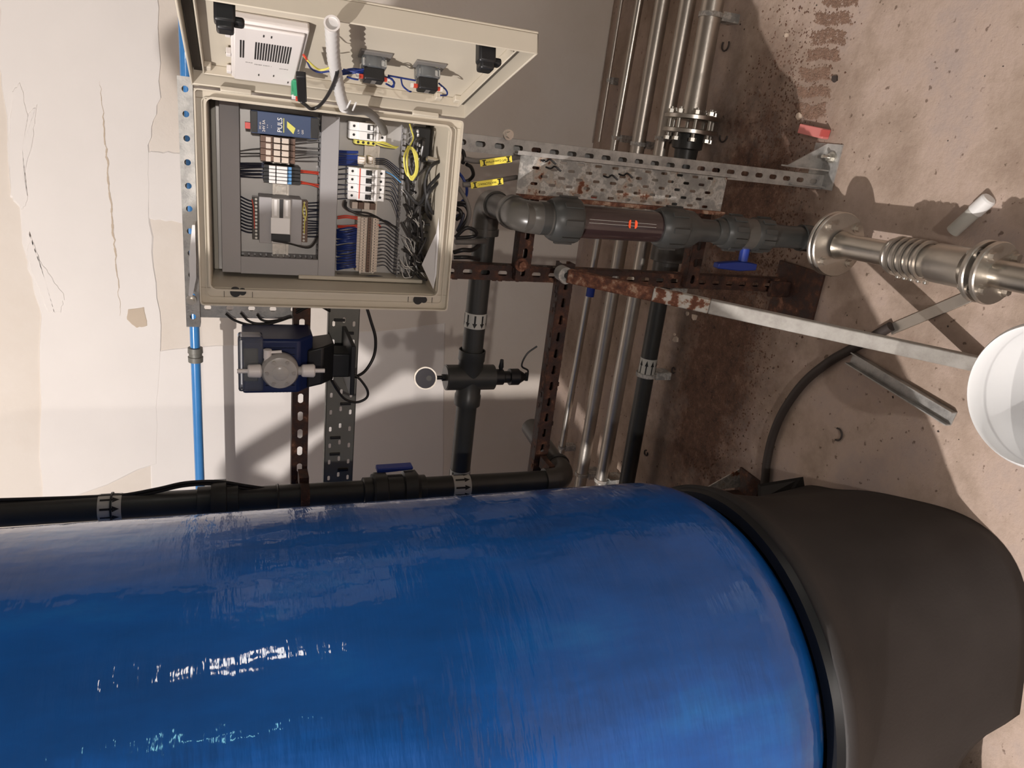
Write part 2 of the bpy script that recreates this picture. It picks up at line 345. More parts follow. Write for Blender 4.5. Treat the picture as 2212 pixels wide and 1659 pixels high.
# ================================================================= TANK
TX, TY, TR, TZ0, TH = -.8075, -.4155, .475, -.4775, .2945
TZT = 1.02
t = thing('pressure_tank', 'huge glossy blue upright pressure tank filling the lower half of the photo', 'tank', (TX, TY, FZ))
mb = MB(); prof = []
for i in range(25):
    a = math.pi/2*i/24; prof.append((TZ0-TH*math.cos(a)-FZ, max(TR*math.sin(a), .004)))
for z in (-.3, 0, .3, .6, .9, TZT): prof.append((z-FZ, TR))
for i in range(1, 17):
    a = math.pi/2*i/16; prof.append((TZT+TH*math.sin(a)-FZ, max(TR*math.cos(a), .004)))
mb.lathe((TX, TY, FZ), (TX, TY, 0), prof, 128); mb.build('shell', X['tank'], t, ang=60)
mb = MB().lathe((TX, TY, 1.28), (TX, TY, 2), [(0, .11), (.06, .11), (.06, .075), (.2, .075), (.2, .1), (.24, .1)], 32)
mb.build('top_valve', X['pvc'], t)
mb = MB().tube([(TX, TY, 1.44), (TX-.2, TY, 1.30), (TX-.36, TY, 1.17), (TX-.52, TY, 1.33), (TX-.68, TY, 1.56), (TX-.74, TY-.02, 1.52), (TX-.80, TY, 1.40), (TX-1.0, TY+.03, 1.42)], .03, 14).tube([(TX, TY, 1.56), (TX+.2, TY+.1, 1.6), (TX+.3, TY+.28, 1.5)], .032, 14)  # unseen; the long hose is bent to throw a diagonal shadow on the wall
mb.build('valve_pipe', X['pvc'], t)
pf2 = [(t_+(.12 if t_ > .5 else 0), r_) for t_, r_ in prof]  # added unseen tank, its upper part raised to cast more shadow on the wall
tw = thing('pressure_tank', 'second blue tank, unseen, added to cast the shadow on the back wall', 'tank', (TX-1.0, TY+.05, FZ))
MB().lathe((TX-1.0, TY+.05, FZ), (TX-1.0, TY+.05, 0), pf2, 64).build('shell', X['tank'], tw, ang=60)
MB().lathe((TX-1.0, TY+.05, FZ), (TX-1.0, TY+.05, 0), [(0, .46), (.25, .42), (.55, .44), (.58, .45)], 48).build('base', X['blackm'], tw)
MB().lathe((TX-1.0, TY+.05, 1.28), (TX-1.0, TY+.05, 2), [(0, .11), (.06, .11), (.06, .075), (.2, .075), (.2, .1), (.24, .1)], 32).build('top_valve', X['pvc'], tw)
# base: four footed black skirt with arched openings
mb = MB(); NT, NZ = 144, 18; vs_ = []; fs = []
for k in range(NT):
    th = 2*math.pi*k/NT; dg = math.degrees(th)
    low = .40 + sum(a_*math.exp(-(min((dg-c_) % 360, (c_-dg) % 360)/w_)**2) for c_, a_, w_ in ((-29, .10, 25), (57, .06, 14), (147, .08, 22), (238, .08, 22))); v = (dg+94) % 360; v = min(v, 360-v)
    zb = FZ + (.17*math.sqrt(max(0, 1-(v/17)**2)) if v < 17 else 0)
    for i in range(NZ+1):
        s = i/NZ; z = zb + (-.64-zb)*s; f = (z-FZ)/(-.64-FZ)
        r = low*(1-f)**1.0 + .44*f - .02*math.sin(math.pi*f)
        if f > .93: r += .012
        vs_.append((TX+r*math.cos(th), TY+r*math.sin(th), z))
for k in range(NT):
    j = (k+1) % NT
    for i in range(NZ): fs.append((k*(NZ+1)+i, j*(NZ+1)+i, j*(NZ+1)+i+1, k*(NZ+1)+i+1))
mb.add(vs_, fs); mb.build('base', X['blackm'], t, ang=50, solid=.018)
mb = MB().lathe((TX, TY, -.67), (TX, TY, 0), [(0, .40), (0, .447), (.03, .453), (.045, .445), (.045, .42)], 96, caps=False); mb.build('base_rim', X['black'], t)
# loose black flap of sheet by the back foot
P = [at(1640, 1046, 'z', FZ+.10), at(1735, 1030, 'z', FZ+.02), at(1740, 1062, 'z', FZ+.01), at(1700, 1085, 'z', FZ+.05), at(1640, 1080, 'z', FZ+.12)]
mb = MB().prism(P, (0, 0, .006)); mb.build('base_flap', X['blackm'], t)

# ================================================================= FRAME
def holes(L, st=.0, sl=.027, sw=.0135, pitch=.05): return [(0, pitch, sl, sw, st)]
def strut(name, o, U, D, N, L, m, parent, W=.041, depth=.041, start=0, rough=0, sl=.027):
    """slotted channel: web facing N, two flanges behind it, small inturned lips"""
    o = V(o); U = V(U); D = V(D); N = V(N); mb = MB()
    mb.slotted(o, L, W, U, D, N, .0025, holes(L, start, sl))
    for s in (0, 1):
        c = o + U*L/2 + D*(.00125 if s == 0 else W-.00125) - N*(depth/2+.001); mb.box(c, (L, .0025, depth-.002), (U, D, N))
        c = o + U*L/2 + D*(.005 if s == 0 else W-.005) - N*(depth-.001); mb.box(c, (L, .009, .0025), (U, D, N))
    if rough:
        for _ in range(int(L*130)):          # flakes of scale along the edges
            s = random.random(); e = random.choice((0, 1)); p = o + U*s*L + D*(W*e) - N*random.uniform(0, depth*.6); r = random.uniform(.002, .006)
            mb.box(p, (r*2.4, r*.8, r*1.5), (U, D, N))
    return mb.build(name, m, parent, flat=True)
ex, ey, ez = V((1, 0, 0)), V((0, 1, 0)), V((0, 0, 1))
fr = thing('mounting_frame', 'freestanding slotted steel frame, part galvanised part rusty, carrying the open cabinet', 'frame', (.05, .22, FZ))
x = at(1224, 332, 'y', .2).x
tag(strut('galvanised_post', (x-.0205, .2, FZ+.004), ez, ex, -ey, 1.71, X['galv'], fr, start=.012), 'galvanised slotted post, clean grey')
MB().bb(x-.019, x+.019, .2395, .2415, FZ+.5, .50).bb(x-.019, x+.019, .2415, .27, FZ+.5, .50).build('post_back', X['galv'], fr, flat=True)
xr = at(1300, 600, 'y', .242).x
tag(strut('rusty_post', (xr-.0205, .242, FZ+.004), ez, ex, -ey, 1.5, X['rust'], fr, rough=1), 'rusty slotted post')
xg = at(540, 662, 'y', .242).x
tag(strut('grey_post', (xg-.03, .242, .30), ez, ex, -ey, .25, X['galv'], fr, W=.05, sl=.016), 'short grey slotted post')
z = .309
tag(strut('rusty_rail', (-.585, .2, z-.021), ex, ez, -ey, 1.0, X['rust'], fr, start=.012), 'rusty slotted rail')
zr = at(1205, 640, 'y', .242).z
tag(strut('lower_rail', (-.60, .201, zr-.021), ex, ez, -ey, .685, X['rust'], fr, rough=1), 'rusty slotted lower rail')
for nm, xx in (('upper_crosspiece', 1132), ('bottom_crosspiece', 1505)):
    zz = at(xx, 500, 'y', .242).z
    strut(nm, (.03, .215, zz-.021), ex, ez, -ey, .36, X['rust'], fr, rough=1)
zt = at(411, 400, 'y', .215).z
tag(strut('top_rail', (-.11, .2, zt-.012), ex, ez, -ey, .55, X['galv'], fr, W=.03, sl=.012), 'grey slotted top rail')
# green grey perforated channel left of the cabinet
zg = at(743, 700, 'y', .25).z
mb = MB(); W = .078; L = .72; o = V((-.64, .25, zg-W/2))
mb.slotted(o, L, W, ex, ez, -ey, .002, [(0, .05, .0150, .0070, .004), (0, .05, .0150, .0070, .014), (0, .05, .0150, .0070, .004)])
for s in (0, W): mb.box(o+V((L/2, .012, s)), (L, .024, .002))
tag(mb.build('perforated_channel', X['greysteel'], fr, flat=True), 'dark grey green perforated channel')
for k, x_ in enumerate((-.535, -.485, -.435, -.335, -.235, -.185, -.135, -.1)):
    zz_ = zg+(.012 if k % 3 else -.012); MB().bb(x_-.0035, x_+.0035, .244, .25, zz_-.014, zz_+.014).build('channel_clip', X['cable'], fr, bevel=.001)
# feet
fx = at(1770, 385, 'y', .2).x
mb = MB()
mb.bb(fx-.026, fx-.022, .185, .25, FZ, FZ+.13); mb.bb(fx+.022, fx+.026, .185, .25, FZ, FZ+.13)
mb.bb(fx-.03, fx+.10, .16, .27, FZ, FZ+.005)
mb.prism([(fx+.026, .22, FZ+.13), (fx+.10, .22, FZ+.005), (fx+.026, .22, FZ+.005)], (0, .004, 0))
b = mb.build('post_foot', X['galv'], fr, flat=True)
mb = MB(); c = V((fx+.062, .185, FZ)); mb.cyl(c, c+V((0, 0, .012)), .016, n=24).cyl(c+V((0, 0, .012)), c+V((0, 0, .024)), .011, n=6).cyl(c, c+V((0, 0, .045)), .005, n=12); mb.build('anchor_bolt', X['screw'], b)
rp = at(1740, 640, 'z', FZ)
mb = MB().box((rp.x+.0, rp.y+.04, FZ+.006), (.17, .20, .012)); mb.bb(rp.x-.02, rp.x+.03, rp.y+.06, rp.y+.07, FZ, FZ+.09)
tag(mb.build('base_plate', X['rust'], fr, bevel=.003), 'rusty floor plate')
# bolts and washers on the frame
for (px_, py_, yy, m, r) in ((1222, 598, .196, 'galvold', .02), (1098, 291, .199, 'inoxd', .013), (652, 1043, .196, 'rust', .016), (1126, 572, .2, 'rust2', .018)):
    p = at(px_, py_, 'y', yy); mb = MB().cyl(p+V((0, .004, 0)), p-V((0, .004, 0)), r, n=24).cyl(p-V((0, .004, 0)), p-V((0, .013, 0)), r*.62, n=6); mb.build('frame_bolt', X[m], fr)
# hanging tray, weathered galvanised
x0 = at(1300, 435, 'y', .175).x; x1 = at(1300, 352, 'y', .175).x; z1 = at(1118, 390, 'y', .175).z; z0 = at(1568, 400, 'y', .175).z
ty = thing('cable_tray', 'weathered perforated cable tray with white crust and rust, bolted down the clean post', 'cable tray', ((x0+x1)/2, .18, z0))
mb = MB(); W = x1-x0
rows = [(0, .05, .020, .0075, s) for s in (.03, .055, .03, .055, .03)]
mb.slotted((x0, .175, z0), z1-z0, W, ez, ex, -ey, .0022, rows)
mb.build('tray_bed', X['galvold'], ty, flat=True)
for s, m in ((x0, 'rust2'), (x1, 'galv')):
    mb = MB().box((s, .165, (z0+z1)/2), (.0028, .024, z1-z0+(.03 if s == x1 else 0))); mb.box((s+(.004 if s == x1 else -.003), .153, (z0+z1)/2), (.010, .0028, z1-z0+(.03 if s == x1 else 0))); mb.build('tray_flange', X[m], ty, bevel=.0006)
for a, b_ in ((1188, 362), (1345, 377), (1177, 347), (1312, 381)):
    p = at(a, b_, 'y', .172); mb = MB().tube([p+V((0, .004, .01)), p-V((.002, .006, 0)), p+V((.004, .0, -.014)), p-V((.006, .004, .03))], .0022, 6); mb.build('cable_tie', X['black'], ty)
# brace: square tube from the rusty post down to the floor in front
p0 = at(1212, 592, 'y', .165); p1 = at(2130, 790, 'z', FZ+.01)
br = thing('brace', 'long square steel brace, rusty at its upper end, slanting down to the floor', 'brace', p1)
d = (p1-p0).normalized(); side = d.cross(V((0, 1, .5))).normalized(); up = side.cross(d).normalized(); side = ex; up = d.cross(ex).normalized(); side = up.cross(d).normalized()
Lb = (p1-p0).length
def bar(a, b, m, nm, w=.036, taper=0):
    mb = MB(); c = (a+b)/2; mb.box(c, ((b-a).length, w, w*.8), (d, side, up)); return mb.build(nm, X[m], br, bevel=.003)
k1 = p0+d*Lb*.24; k2 = p0+d*Lb*.38
bar(p0+d*.02, k1, 'rust2', 'rusty_end'); bar(k1, k2, 'rustmix', 'spotted_length'); bar(k2, p1, 'galvpale', 'clean_length')
mb = MB().cyl(p0-ey*.004+d*.012, p0+ey*.03+d*.012, .021, n=28); mb.build('end_plate', X['galvold'], br)
mb = MB().cyl(p0-ey*.012+d*.016, p0-ey*.002+d*.016, .0085, n=20); mb.build('bolt_hole', X['black'], br)
# ================================================================= PIPES
def ringprof(L, r, k=0, dr=0): return [(0, r), (L, r)]
def tapeband(name, a, b, f0, f1, r, parent, arrows=1, flip=False, mats='tape'):
    a = V(a); b = V(b); ax = (b-a).normalized(); L = (b-a).length; u, w = orth(ax)
    q0 = a+ax*L*f0; q1 = a+ax*L*f1
    t_ = MB().lathe(q0, q1, [(0, r+.0006), (.0005, r+.0012), ((q1-q0).length-.0005, r+.0012), ((q1-q0).length, r+.0006)], 40, caps=False).build(name, X[mats], parent)
    n = 9; h = (q1-q0).length; R_ = r+.0018
    for k in range(n):
        mb = MB(); an0 = 2*math.pi*k/n + .35
        def pt(s, t2):
            an = an0+s/R_; return q0+ax*(h*t2)+(u*math.cos(an)+w*math.sin(an))*R_
        f = (lambda t2: 1-t2) if flip else (lambda t2: t2)
        mb.add([pt(-.0026, f(.1)), pt(.0026, f(.1)), pt(.0026, f(.68)), pt(-.0026, f(.68))], [(0, 1, 2, 3)])
        mb.add([pt(-.0072, f(.62)), pt(.0072, f(.62)), pt(0, f(.93))], [(0, 1, 2)])
        mb.build('flow_arrow', X['ink'], t_, flat=True)
    return t_
# --- horizontal grey pipe with cross fitting, elbowing forward to the vertical measuring line
ya = .31
hz = at(1020, 760, 'y', ya).z
xl = -.78; vx = at(1150, 470, 'y', .03).x; vy = .03
pi = thing('grey_branch_pipe', 'dark grey plastic pipe with flow arrow tape running behind the rack to a cross fitting', 'pipe', (xl, ya, hz))
rp_ = .0305; xe = vx
mb = MB().cyl((xl, ya, hz), (xe-.05, ya, hz), rp_, n=40); mb.build('pipe_run', X['pvc'], pi)
tapeband('arrow_tape', (xl, ya, hz), (xe-.05, ya, hz), (at(1028, 706, 'y', ya).x-xl)/(xe-.05-xl), (at(1028, 674, 'y', ya).x-xl)/(xe-.05-xl), rp_, pi, flip=True)
tapeband('arrow_tape', (xl, ya, hz), (xe-.05, ya, hz), (at(1000, 1034, 'y', ya).x-xl)/(xe-.05-xl), (at(1000, 1012, 'y', ya).x-xl)/(xe-.05-xl), rp_, pi, flip=True)
# elbows: +x run -> forward (-y) -> down
mb = MB(); c = V((xe, ya, hz)); mb.elbow(c, (-1, 0, 0), (0, -1, 0), .045, .036, 32, ext=.03)
mb.lathe(c+V((-.09, 0, 0)), c+V((-.04, 0, 0)), [(0, .036), (0, .0395), (.018, .0395), (.018, .036)], 36, caps=False)
mb.build('elbow', X['pvcl'], pi, ang=60)
mb = MB().cyl((xe, ya-.06, hz), (xe, vy+.05, hz), rp_, n=36); mb.build('forward_run', X['pvc'], pi)
cx = at(1010, 815, 'y', ya).x; cc = V((cx, ya, hz))
mb = MB().lathe(cc-ex*.085, cc+ex*.085, [(0, .036), (0, .039), (.03, .039), (.034, .0365), (.136, .0365), (.14, .039), (.17, .039), (.17, .036)], 40, caps=False)
mb.lathe(cc-ez*.073, cc+ez*.073, [(0, .0375), (.146, .0375)], 40); mb.build('cross_fitting', X['pvc'], pi)
mb = MB().cyl(cc+ez*.073, cc+ez*.0745, .034, n=36); mb.build('cross_cap', X['pvcl'], pi)
g = thing('pressure_gauge', 'round pressure gauge with a steel rim screwed on the cross fitting', 'gauge', cc+ez*.075)
mb = MB().cyl(cc+ez*.075, cc+ez*.105, .006, n=12).cyl(cc+ez*.075, cc+ez*.085, .010, n=6); mb.build('gauge_stem', X['black'], g)
gc = cc+ez*.135; gn = V((.25, -.95, .12)).normalized()
mb = MB().lathe(gc+gn*-.018, gc+gn*.018, [(0, .026), (.0, .031), (.034, .033), (.034, .029)], 40); mb.build('gauge_case', X['inoxd'], g)
mb = MB().cyl(gc+gn*.0155, gc+gn*.017, .029, n=40); mb.build('gauge_dial', X['glass'], g)
mb = MB().cyl(gc+gn*.0175-ez*.010, gc+gn*.0185-ez*.010, .008, n=20); mb.build('gauge_hub', X['pvcl'], g)
dv = thing('sampling_valve', 'small dark sampling valve with a lever and thin hose under the cross fitting', 'valve', cc-ez*.075)
q = cc-ez*.073
mb = MB().lathe(q, q-ez, [(0, .018), (.004, .024), (.03, .024), (.034, .018), (.05, .018), (.052, .025), (.08, .025), (.084, .021), (.094, .015), (.105, .008)], 28); mb.build('valve_body', X['black'], dv)
mb = MB().lathe(q-ez*.022+ex*.02, q-ez*.022+ex*.06, [(0, .004), (.012, .008), (.035, .005)], 14); mb.build('lever', X['black'], dv)
e = q-ez*.108
mb = MB().cyl(e-ex*.012, e+ex*.012, .006, n=12); mb.build('nozzle', X['black'], dv)
mb = MB().tube([e, e+V((.02, 0, -.002)), at(1127, 790, 'y', ya), at(1138, 765, 'y', ya), at(1160, 748, 'y', ya)], .0028, 8); mb.build('thin_hose', X['cable'], dv)
# --- vertical measuring line
ml = thing('measuring_line', 'thick dark pipe line with union nuts standing in front of the cable tray', 'pipe', (vx, vy, -1.0))
c = V((vx, vy, hz)); 
mb = MB().elbow(c, (0, 1, 0), (0, 0, -1), .045, .0385, 36, ext=.02); mb.lathe(c+ey*.085, c+ey*.03, [(0, .037), (0, .042), (.018, .042), (.018, .037)], 36, caps=False)
mb.build('top_elbow', X['pvcl'], ml, ang=60)
def vz(px_): return at(px_, 490, 'y', vy).z
def seg(nm, pr, m, n=40, ph=0, caps=True):
    z_ = vz(pr[0][0]); mb = MB().lathe((vx, vy, z_), (vx, vy, z_-1), [(z_-vz(a), r) for a, r in pr], n, ph=ph); return mb.build(nm, X[m], ml)
seg('pipe_stub', [(1130, .0335), (1180, .0335)], 'pvcl')
seg('union_collar', [(1160, .036), (1162, .039), (1178, .039), (1186, .037)], 'pvc')
def nut(nm, a, b, R0, m='pvc', ribs=8):
    z_ = vz(a); L = z_-vz(b); mb = MB()
    mb.lathe((vx, vy, z_), (vx, vy, z_-1), [(0, R0*.84), (L*.12, R0*.93), (L*.3, R0), (L*.92, R0), (L, R0*.95)], 44)
    for k in range(ribs):
        an = 2*math.pi*k/ribs; D_ = V((math.cos(an), math.sin(an), 0)); T_ = V((-math.sin(an), math.cos(an), 0))
        mb.box(V((vx, vy, z_-L*.6))+D_*R0*.985, (.008, .012, L*.62), (D_, T_, ez))
    return mb.build(nm, X[m], ml, ang=50)
nut('union_nut', 1184, 1243, .0545)
pr = seg('sight_pipe', [(1240, .0405), (1418, .0385)], 'clearpvc')
z_ = vz(1347)
for dz, s in ((.005, 1), (-.010, -1)):
    mb = MB()
    def cp(a, zz): an = math.radians(-80)+a/.041; return V((vx+.0412*math.cos(an), vy+.0412*math.sin(an), zz))
    mb.add([cp(-.010, z_+dz+.002*s), cp(-.005, z_+dz+.005*s), cp(.005, z_+dz+.005*s), cp(.010, z_+dz+.002*s), cp(.010, z_+dz-.002*s), cp(-.010, z_+dz-.002*s)], [(0, 1, 2, 3, 4, 5)]); mb.build('orange_mark', X['orange'], pr, flat=True)
for s in (-.004, .004):
    mb = MB(); z2, z3 = vz(1255), vz(1400); a0 = math.radians(-80)+s/.04
    mb.tube([(vx+.0407*math.cos(a0), vy+.0407*math.sin(a0), z2), (vx+.039*math.cos(a0), vy+.039*math.sin(a0), z3)], .0004, 4, smooth=False); mb.build('scale_line', X['tape'], pr)
nut('lower_nut', 1418, 1470, .053)
seg('reducer', [(1465, .05), (1490, .047), (1510, .030), (1560, .028)], 'pvc')
seg('valve_collar', [(1545, .031), (1552, .035), (1566, .035)], 'pvc')
nut('valve_nut', 1560, 1600, .046, ribs=10)
seg('valve_body', [(1596, .041), (1628, .041)], 'pvcl')
nut('valve_nut', 1622, 1662, .045, ribs=10)
seg('lower_pipe', [(1655, .033), (1700, .030), (1745, .031)], 'pvc')
# blue valve lever: points left (world -x)
hv = V((vx, vy, vz(1596))); p = at(1605, 560, 'y', vy)
mb = MB().cyl(V((vx-.035, vy, p.z)), V((p.x-.005, vy, p.z)), .013, n=20); mb.build('lever_stem', X['bluep'], ml)
pa, pb = at(1545, 577, 'y', vy), at(1630, 572, 'y', vy)
mb = MB(); cq = (pa+pb)/2; mb.prism([(cq.x-.008, vy-.012, pa.z), (cq.x-.012, vy-.012, cq.z-.01), (cq.x-.008, vy-.012, pb.z), (cq.x+.010, vy-.012, pb.z), (cq.x+.014, vy-.012, cq.z-.012), (cq.x+.012, vy-.012, cq.z+.012), (cq.x+.006, vy-.012, pa.z)], (0, .024, 0))
tag(mb.build('blue_lever', X['bluep'], ml, bevel=.003), 'blue valve lever')
# --- steel line along the floor toward the viewer
fz = vz(1765); f1 = at(1790, 540, 'z', fz); f2 = at(2135, 590, 'z', fz+.03)
sx = (vx+f1.x)/2
sl_ = thing('steel_floor_line', 'flanged stainless pipe with a finned clamp coupling leading forward above the floor', 'pipe', (vx, vy, FZ))
c = V((vx, vy, fz)); mb = MB().elbow(c, ez, (0, -1, 0), .04, .036, 30, ext=.01); mb.build('bottom_elbow', X['pvc'], sl_, ang=60)
fd = (V((f2.x, f2.y, fz))-V((vx, vy-.06, fz))).normalized()
fa = V((vx, vy-.075, fz))
def flange(c, dirn, R_, th, m, nm='flange', nb=8, hole=.04):
    mb = MB().lathe(c-dirn*th/2, c+dirn*th/2, [(0, R_*.97), (.003, R_), (th-.003, R_), (th, R_*.97)], 56); o = mb.build(nm, X[m], sl_, ang=30)
    u, w = orth(dirn)
    for k in range(nb):
        an = 2*math.pi*(k+.5)/nb; q = c+(u*math.cos(an)+w*math.sin(an))*R_*.76
        mb = MB().cyl(q-dirn*(th*.5+.012), q+dirn*(th*.5+.012), .0085, n=6).cyl(q-dirn*(th*.5+.003), q+dirn*(th*.5+.003), .0125, n=20); mb.build('flange_bolt', X['inoxd'], o)
    return o
flange(fa, fd, .086, .012, 'inoxd', nb=4); flange(fa+fd*.016, fd, .086, .012, 'inoxd', 'loose_flange', nb=4)
g0 = fa+fd*.03; Lp = .80
k0 = at(1922, 560, 'z', fz); s0 = (k0-g0).dot(fd); k1 = at(2095, 590, 'z', fz); s1 = (k1-g0).dot(fd)
mb = MB().lathe(g0, g0+fd, [(0, .038), (.01, .036), (.03, .031), (s0, .031), (s0+.01, .030), (Lp, .030)], 40); mb.build('steel_pipe', X['inox'], sl_, ang=50)
mb = MB().lathe(g0+fd*s0, g0+fd*(s1), [(0, .033), (.002, .040), (.012, .043), (.018, .039), ((s1-s0)*.55, .039), ((s1-s0)*.6, .045), ((s1-s0), .045)], 40); mb.build('coupling_body', X['inoxd'], sl_)
for k in range(5):
    q = g0+fd*(s0+.02+k*.02); mb = MB().lathe(q, q+fd, [(0, .041), (.001, .0475), (.006, .0475), (.007, .041)], 40, caps=False); mb.build('clamp_band', X['inoxd'], sl_)
    for an in (2.2, .3):
        u, w = orth(fd); qq = q+fd*.0035+(u*math.cos(an)+w*math.sin(an))*.051; mb = MB().box(qq, (.009, .012, .012), (fd, u, w)); mb.build('clamp_screw', X['screw'], sl_, bevel=.002)
flange(g0+fd*(s1+.03), fd, .068, .013, 'inoxd', nb=4)
flange(g0+fd*(s1+.055), fd, .068, .013, 'inoxd', nb=4)
for s in (s1+.16,):
    q = g0+fd*s; mb = MB().bb(q.x-.02, q.x+.02, q.y-.012, q.y+.012, FZ, fz-.03); mb.build('pipe_support', X['galv'], sl_)
# --- vertical pipe beside the tank
ty_ = .10
def tp(px_, py_): return at(px_, py_, 'y', ty_)
a = tp(-60, 1110); b_ = tp(1222, 1036); b_ = V((b_.x, ty_, b_.z)); a = V((b_.x+.012, ty_, a.z+.3))
axd = (b_-a).normalized()
tpp = thing('tank_pipe', 'dark grey pipe with unions and blue handled valve running down beside the tank', 'pipe', b_)
def tpos(px_):
    q = tp(px_, 1050); f = (a.z-q.z)/(a.z-b_.z); return a+(b_-a)*f
mb = MB().cyl(a, tpos(1190), .0305, n=40); mb.build('pipe_run', X['pvc'], tpp)
def tseg(nm, pr, m='pvc', n=40):
    q = tpos(pr[0][0]); mb = MB().lathe(q, q+axd, [((tpos(x_)-q).length, r) for x_, r in pr], n); return mb.build(nm, X[m], tpp)
tseg('union', [(425, .033), (426, .037), (455, .037), (456, .05), (462, .052), (488, .052), (490, .042), (514, .042), (515, .034)])
tseg('coupling', [(596, .0325), (598, .0325), (600, .0345), (602, .0325)])
tseg('valve', [(783, .034), (785, .038), (803, .038), (804, .046), (808, .05), (832, .05), (836, .042), (868, .042), (871, .05), (896, .052), (901, .044), (905, .037), (917, .037), (918, .033)])
# blue handle on the far side of the valve, flat lever
q0, q1 = tpos(815), tpos(892)
mb = MB(); o = V((.035, .035, 0)); 
mb.prism([q0+V((.045, .01, 0)), q0+V((.058, .012, 0)), q1+V((.060, .012, 0)), q1+V((.052, .01, 0))], (0, .03, 0)); tag(mb.build('blue_handle', X['bluep'], tpp, bevel=.003), 'blue valve handle')
def tband(f0, f1, nm='arrow_tape'):
    return tapeband(nm, a, b_, (a.z-tpos(f0).z)/(a.z-b_.z), (a.z-tpos(f1).z)/(a.z-b_.z), .0305, tpp)
tband(210, 262); tband(975, 1012)
for s in (236, 237.5):
    q = tpos(s); mb = MB().lathe(q, q+axd, [(0, .0325), (.0, .035), (.004, .035), (.004, .0325)], 36, caps=False)
mb.build('cable_tie', X['black'], tpp)
q = tpos(648); mb = MB().lathe(q, q+axd, [(0, .031), (0, .0345), (.022, .0345), (.022, .031)], 36, caps=False).box(q+axd*.011+V((.03, .035, .0)), (.03, .05, .024)); mb.build('rail_clamp', X['rust'], tpp)
q = tpos(1184); mb = MB().lathe(q, q+axd, [(0, .031), (0, .0355), (.02, .0355), (.02, .031)], 36, caps=False).box(q+axd*.011+V((.02, .05, 0)), (.035, .07, .018)); mb.build('rusty_clamp', X['rust'], tpp)
ce = V((b_.x, ty_, b_.z)); mb = MB().elbow(ce, (0, 0, 1), V((.12, 1, 0)), .05, .037, 32, ext=.02); mb.build('bottom_elbow', X['pvcl'], tpp, ang=60)
mb = MB().cyl(ce+V((.006, .05, 0)), ce+V((.036, .30, 0)), .0305, n=32); mb.build('back_run', X['pvcl'], tpp)
mb = MB().lathe(ce+V((.008, .066, 0)), ce+V((.02, .166, 0)), [(0, .037), (0, .0405), (.012, .0405), (.012, .037)], 32, caps=False); mb.build('elbow_collar', X['pvc'], tpp)
cb = thing('tank_pipe_cable', 'black cable bowed along the top of the dark pipe beside the tank', 'cable', tpos(560))
pts = [tp(x_, y_)-V((0, .0, 0)) for x_, y_ in ((-80, 1082), (60, 1078), (180, 1074), (262, 1070), (340, 1056), (400, 1043), (470, 1040), (530, 1049), (580, 1056), (640, 1062))]
MB().tube(pts, .0042, 8).build('outer_cable', X['cable'], cb)
pts = [q+V((-.006, -.004, 0)) for q in pts]; MB().tube(pts, .0035, 8).build('inner_cable', X['cable'], cb)
# --- blue air pipe near the back wall
by = 1.54
bl = thing('blue_pipe', 'thin bright blue pipe running level along the pale back wall above the cabinet', 'pipe', at(422, 766, 'y', by))
A_, B_ = at(398, 60, 'y', by), at(434, 1110, 'y', by); B_ = V((B_.x, by, B_.z)); zm = (A_.z+B_.z)/2; 
A_.z = B_.z = at(420, 700, 'y', by).z
MB().cyl((1.9, by, A_.z), (B_.x-.3, by, A_.z), .0195, n=28).build('pipe_run', X['bluepipe'], bl)
q = at(422, 766, 'y', by); mb = MB().lathe((q.x-.033, by, A_.z), (q.x+.033, by, A_.z), [(0, .02), (.002, .029), (.024, .030), (.026, .026), (.040, .026), (.042, .030), (.064, .029), (.066, .02)], 28, caps=False); mb.build('joint', X['greysteel'], bl)
for xx in (B_.x-.2, q.x+2.1):
    MB().box((xx, (by+WY)/2, A_.z), (.02, WY-by, .02)).box((xx, by, A_.z), (.02, .05, .05)).build('wall_bracket', X['galv'], bl)
# --- pipes lying along the floor by the wall
def floorpipe(nm, pa, pb, r, h, m, label, x0_=None, x1_=None, grp=None):
    A = at(*pa, 'z', FZ+h); B = at(*pb, 'z', FZ+h); yy = (A.y+B.y)/2
    dr = V((A.x-B.x, A.y-B.y, 0)).normalized(); 
    t_ = thing(nm, label, 'pipe', (B.x, B.y, FZ+h), grp)
    A2 = A+dr*(1.2 if x1_ is None else x1_); B2 = B-dr*(.8 if x0_ is None else x0_)
    MB().cyl(A2, B2, r, n=32).build('pipe_run', X[m], t_)
    for s in (.15, .55, .85):
        q = B2.lerp(A2, s); MB().bb(q.x-.015, q.x+.015, q.y-r*1.3, q.y+r*1.3, FZ, FZ+h-r*.8).lathe(q-dr*.008, q+dr*.008, [(0, r), (0, r+.004), (.016, r+.004), (.016, r)], 24, caps=False).build('pipe_clip', X['galvold'], t_)
    return t_, A2, B2, dr
t1, *_ = floorpipe('thin_conduit', (1343, 0), (1290, 330), .0075, .045, 'inoxd', 'thinnest floor pipe, running in the corner against the back wall', x0_=-.05)
t2, A, B, dr = floorpipe('steel_tube', (1382, 0), (1215, 960), .017, .07, 'inox', 'slim shiny steel tube with a blue sleeve, nearest the wall of the floor pipes', x0_=.6)
q = at(1284, 580, 'z', FZ+.07); q2 = at(1274, 640, 'z', FZ+.07)
MB().cyl(q, q2, .020, n=24).build('blue_sleeve', X['bluep'], t2)
floorpipe('steel_pipe', (1432, 0), (1272, 935), .0295, .09, 'inoxd', 'wide stainless floor pipe between the slim tube and its twin')
floorpipe('steel_pipe', (1487, 0), (1318, 935), .0295, .10, 'inoxd', 'wide stainless floor pipe beside the dark plastic one')
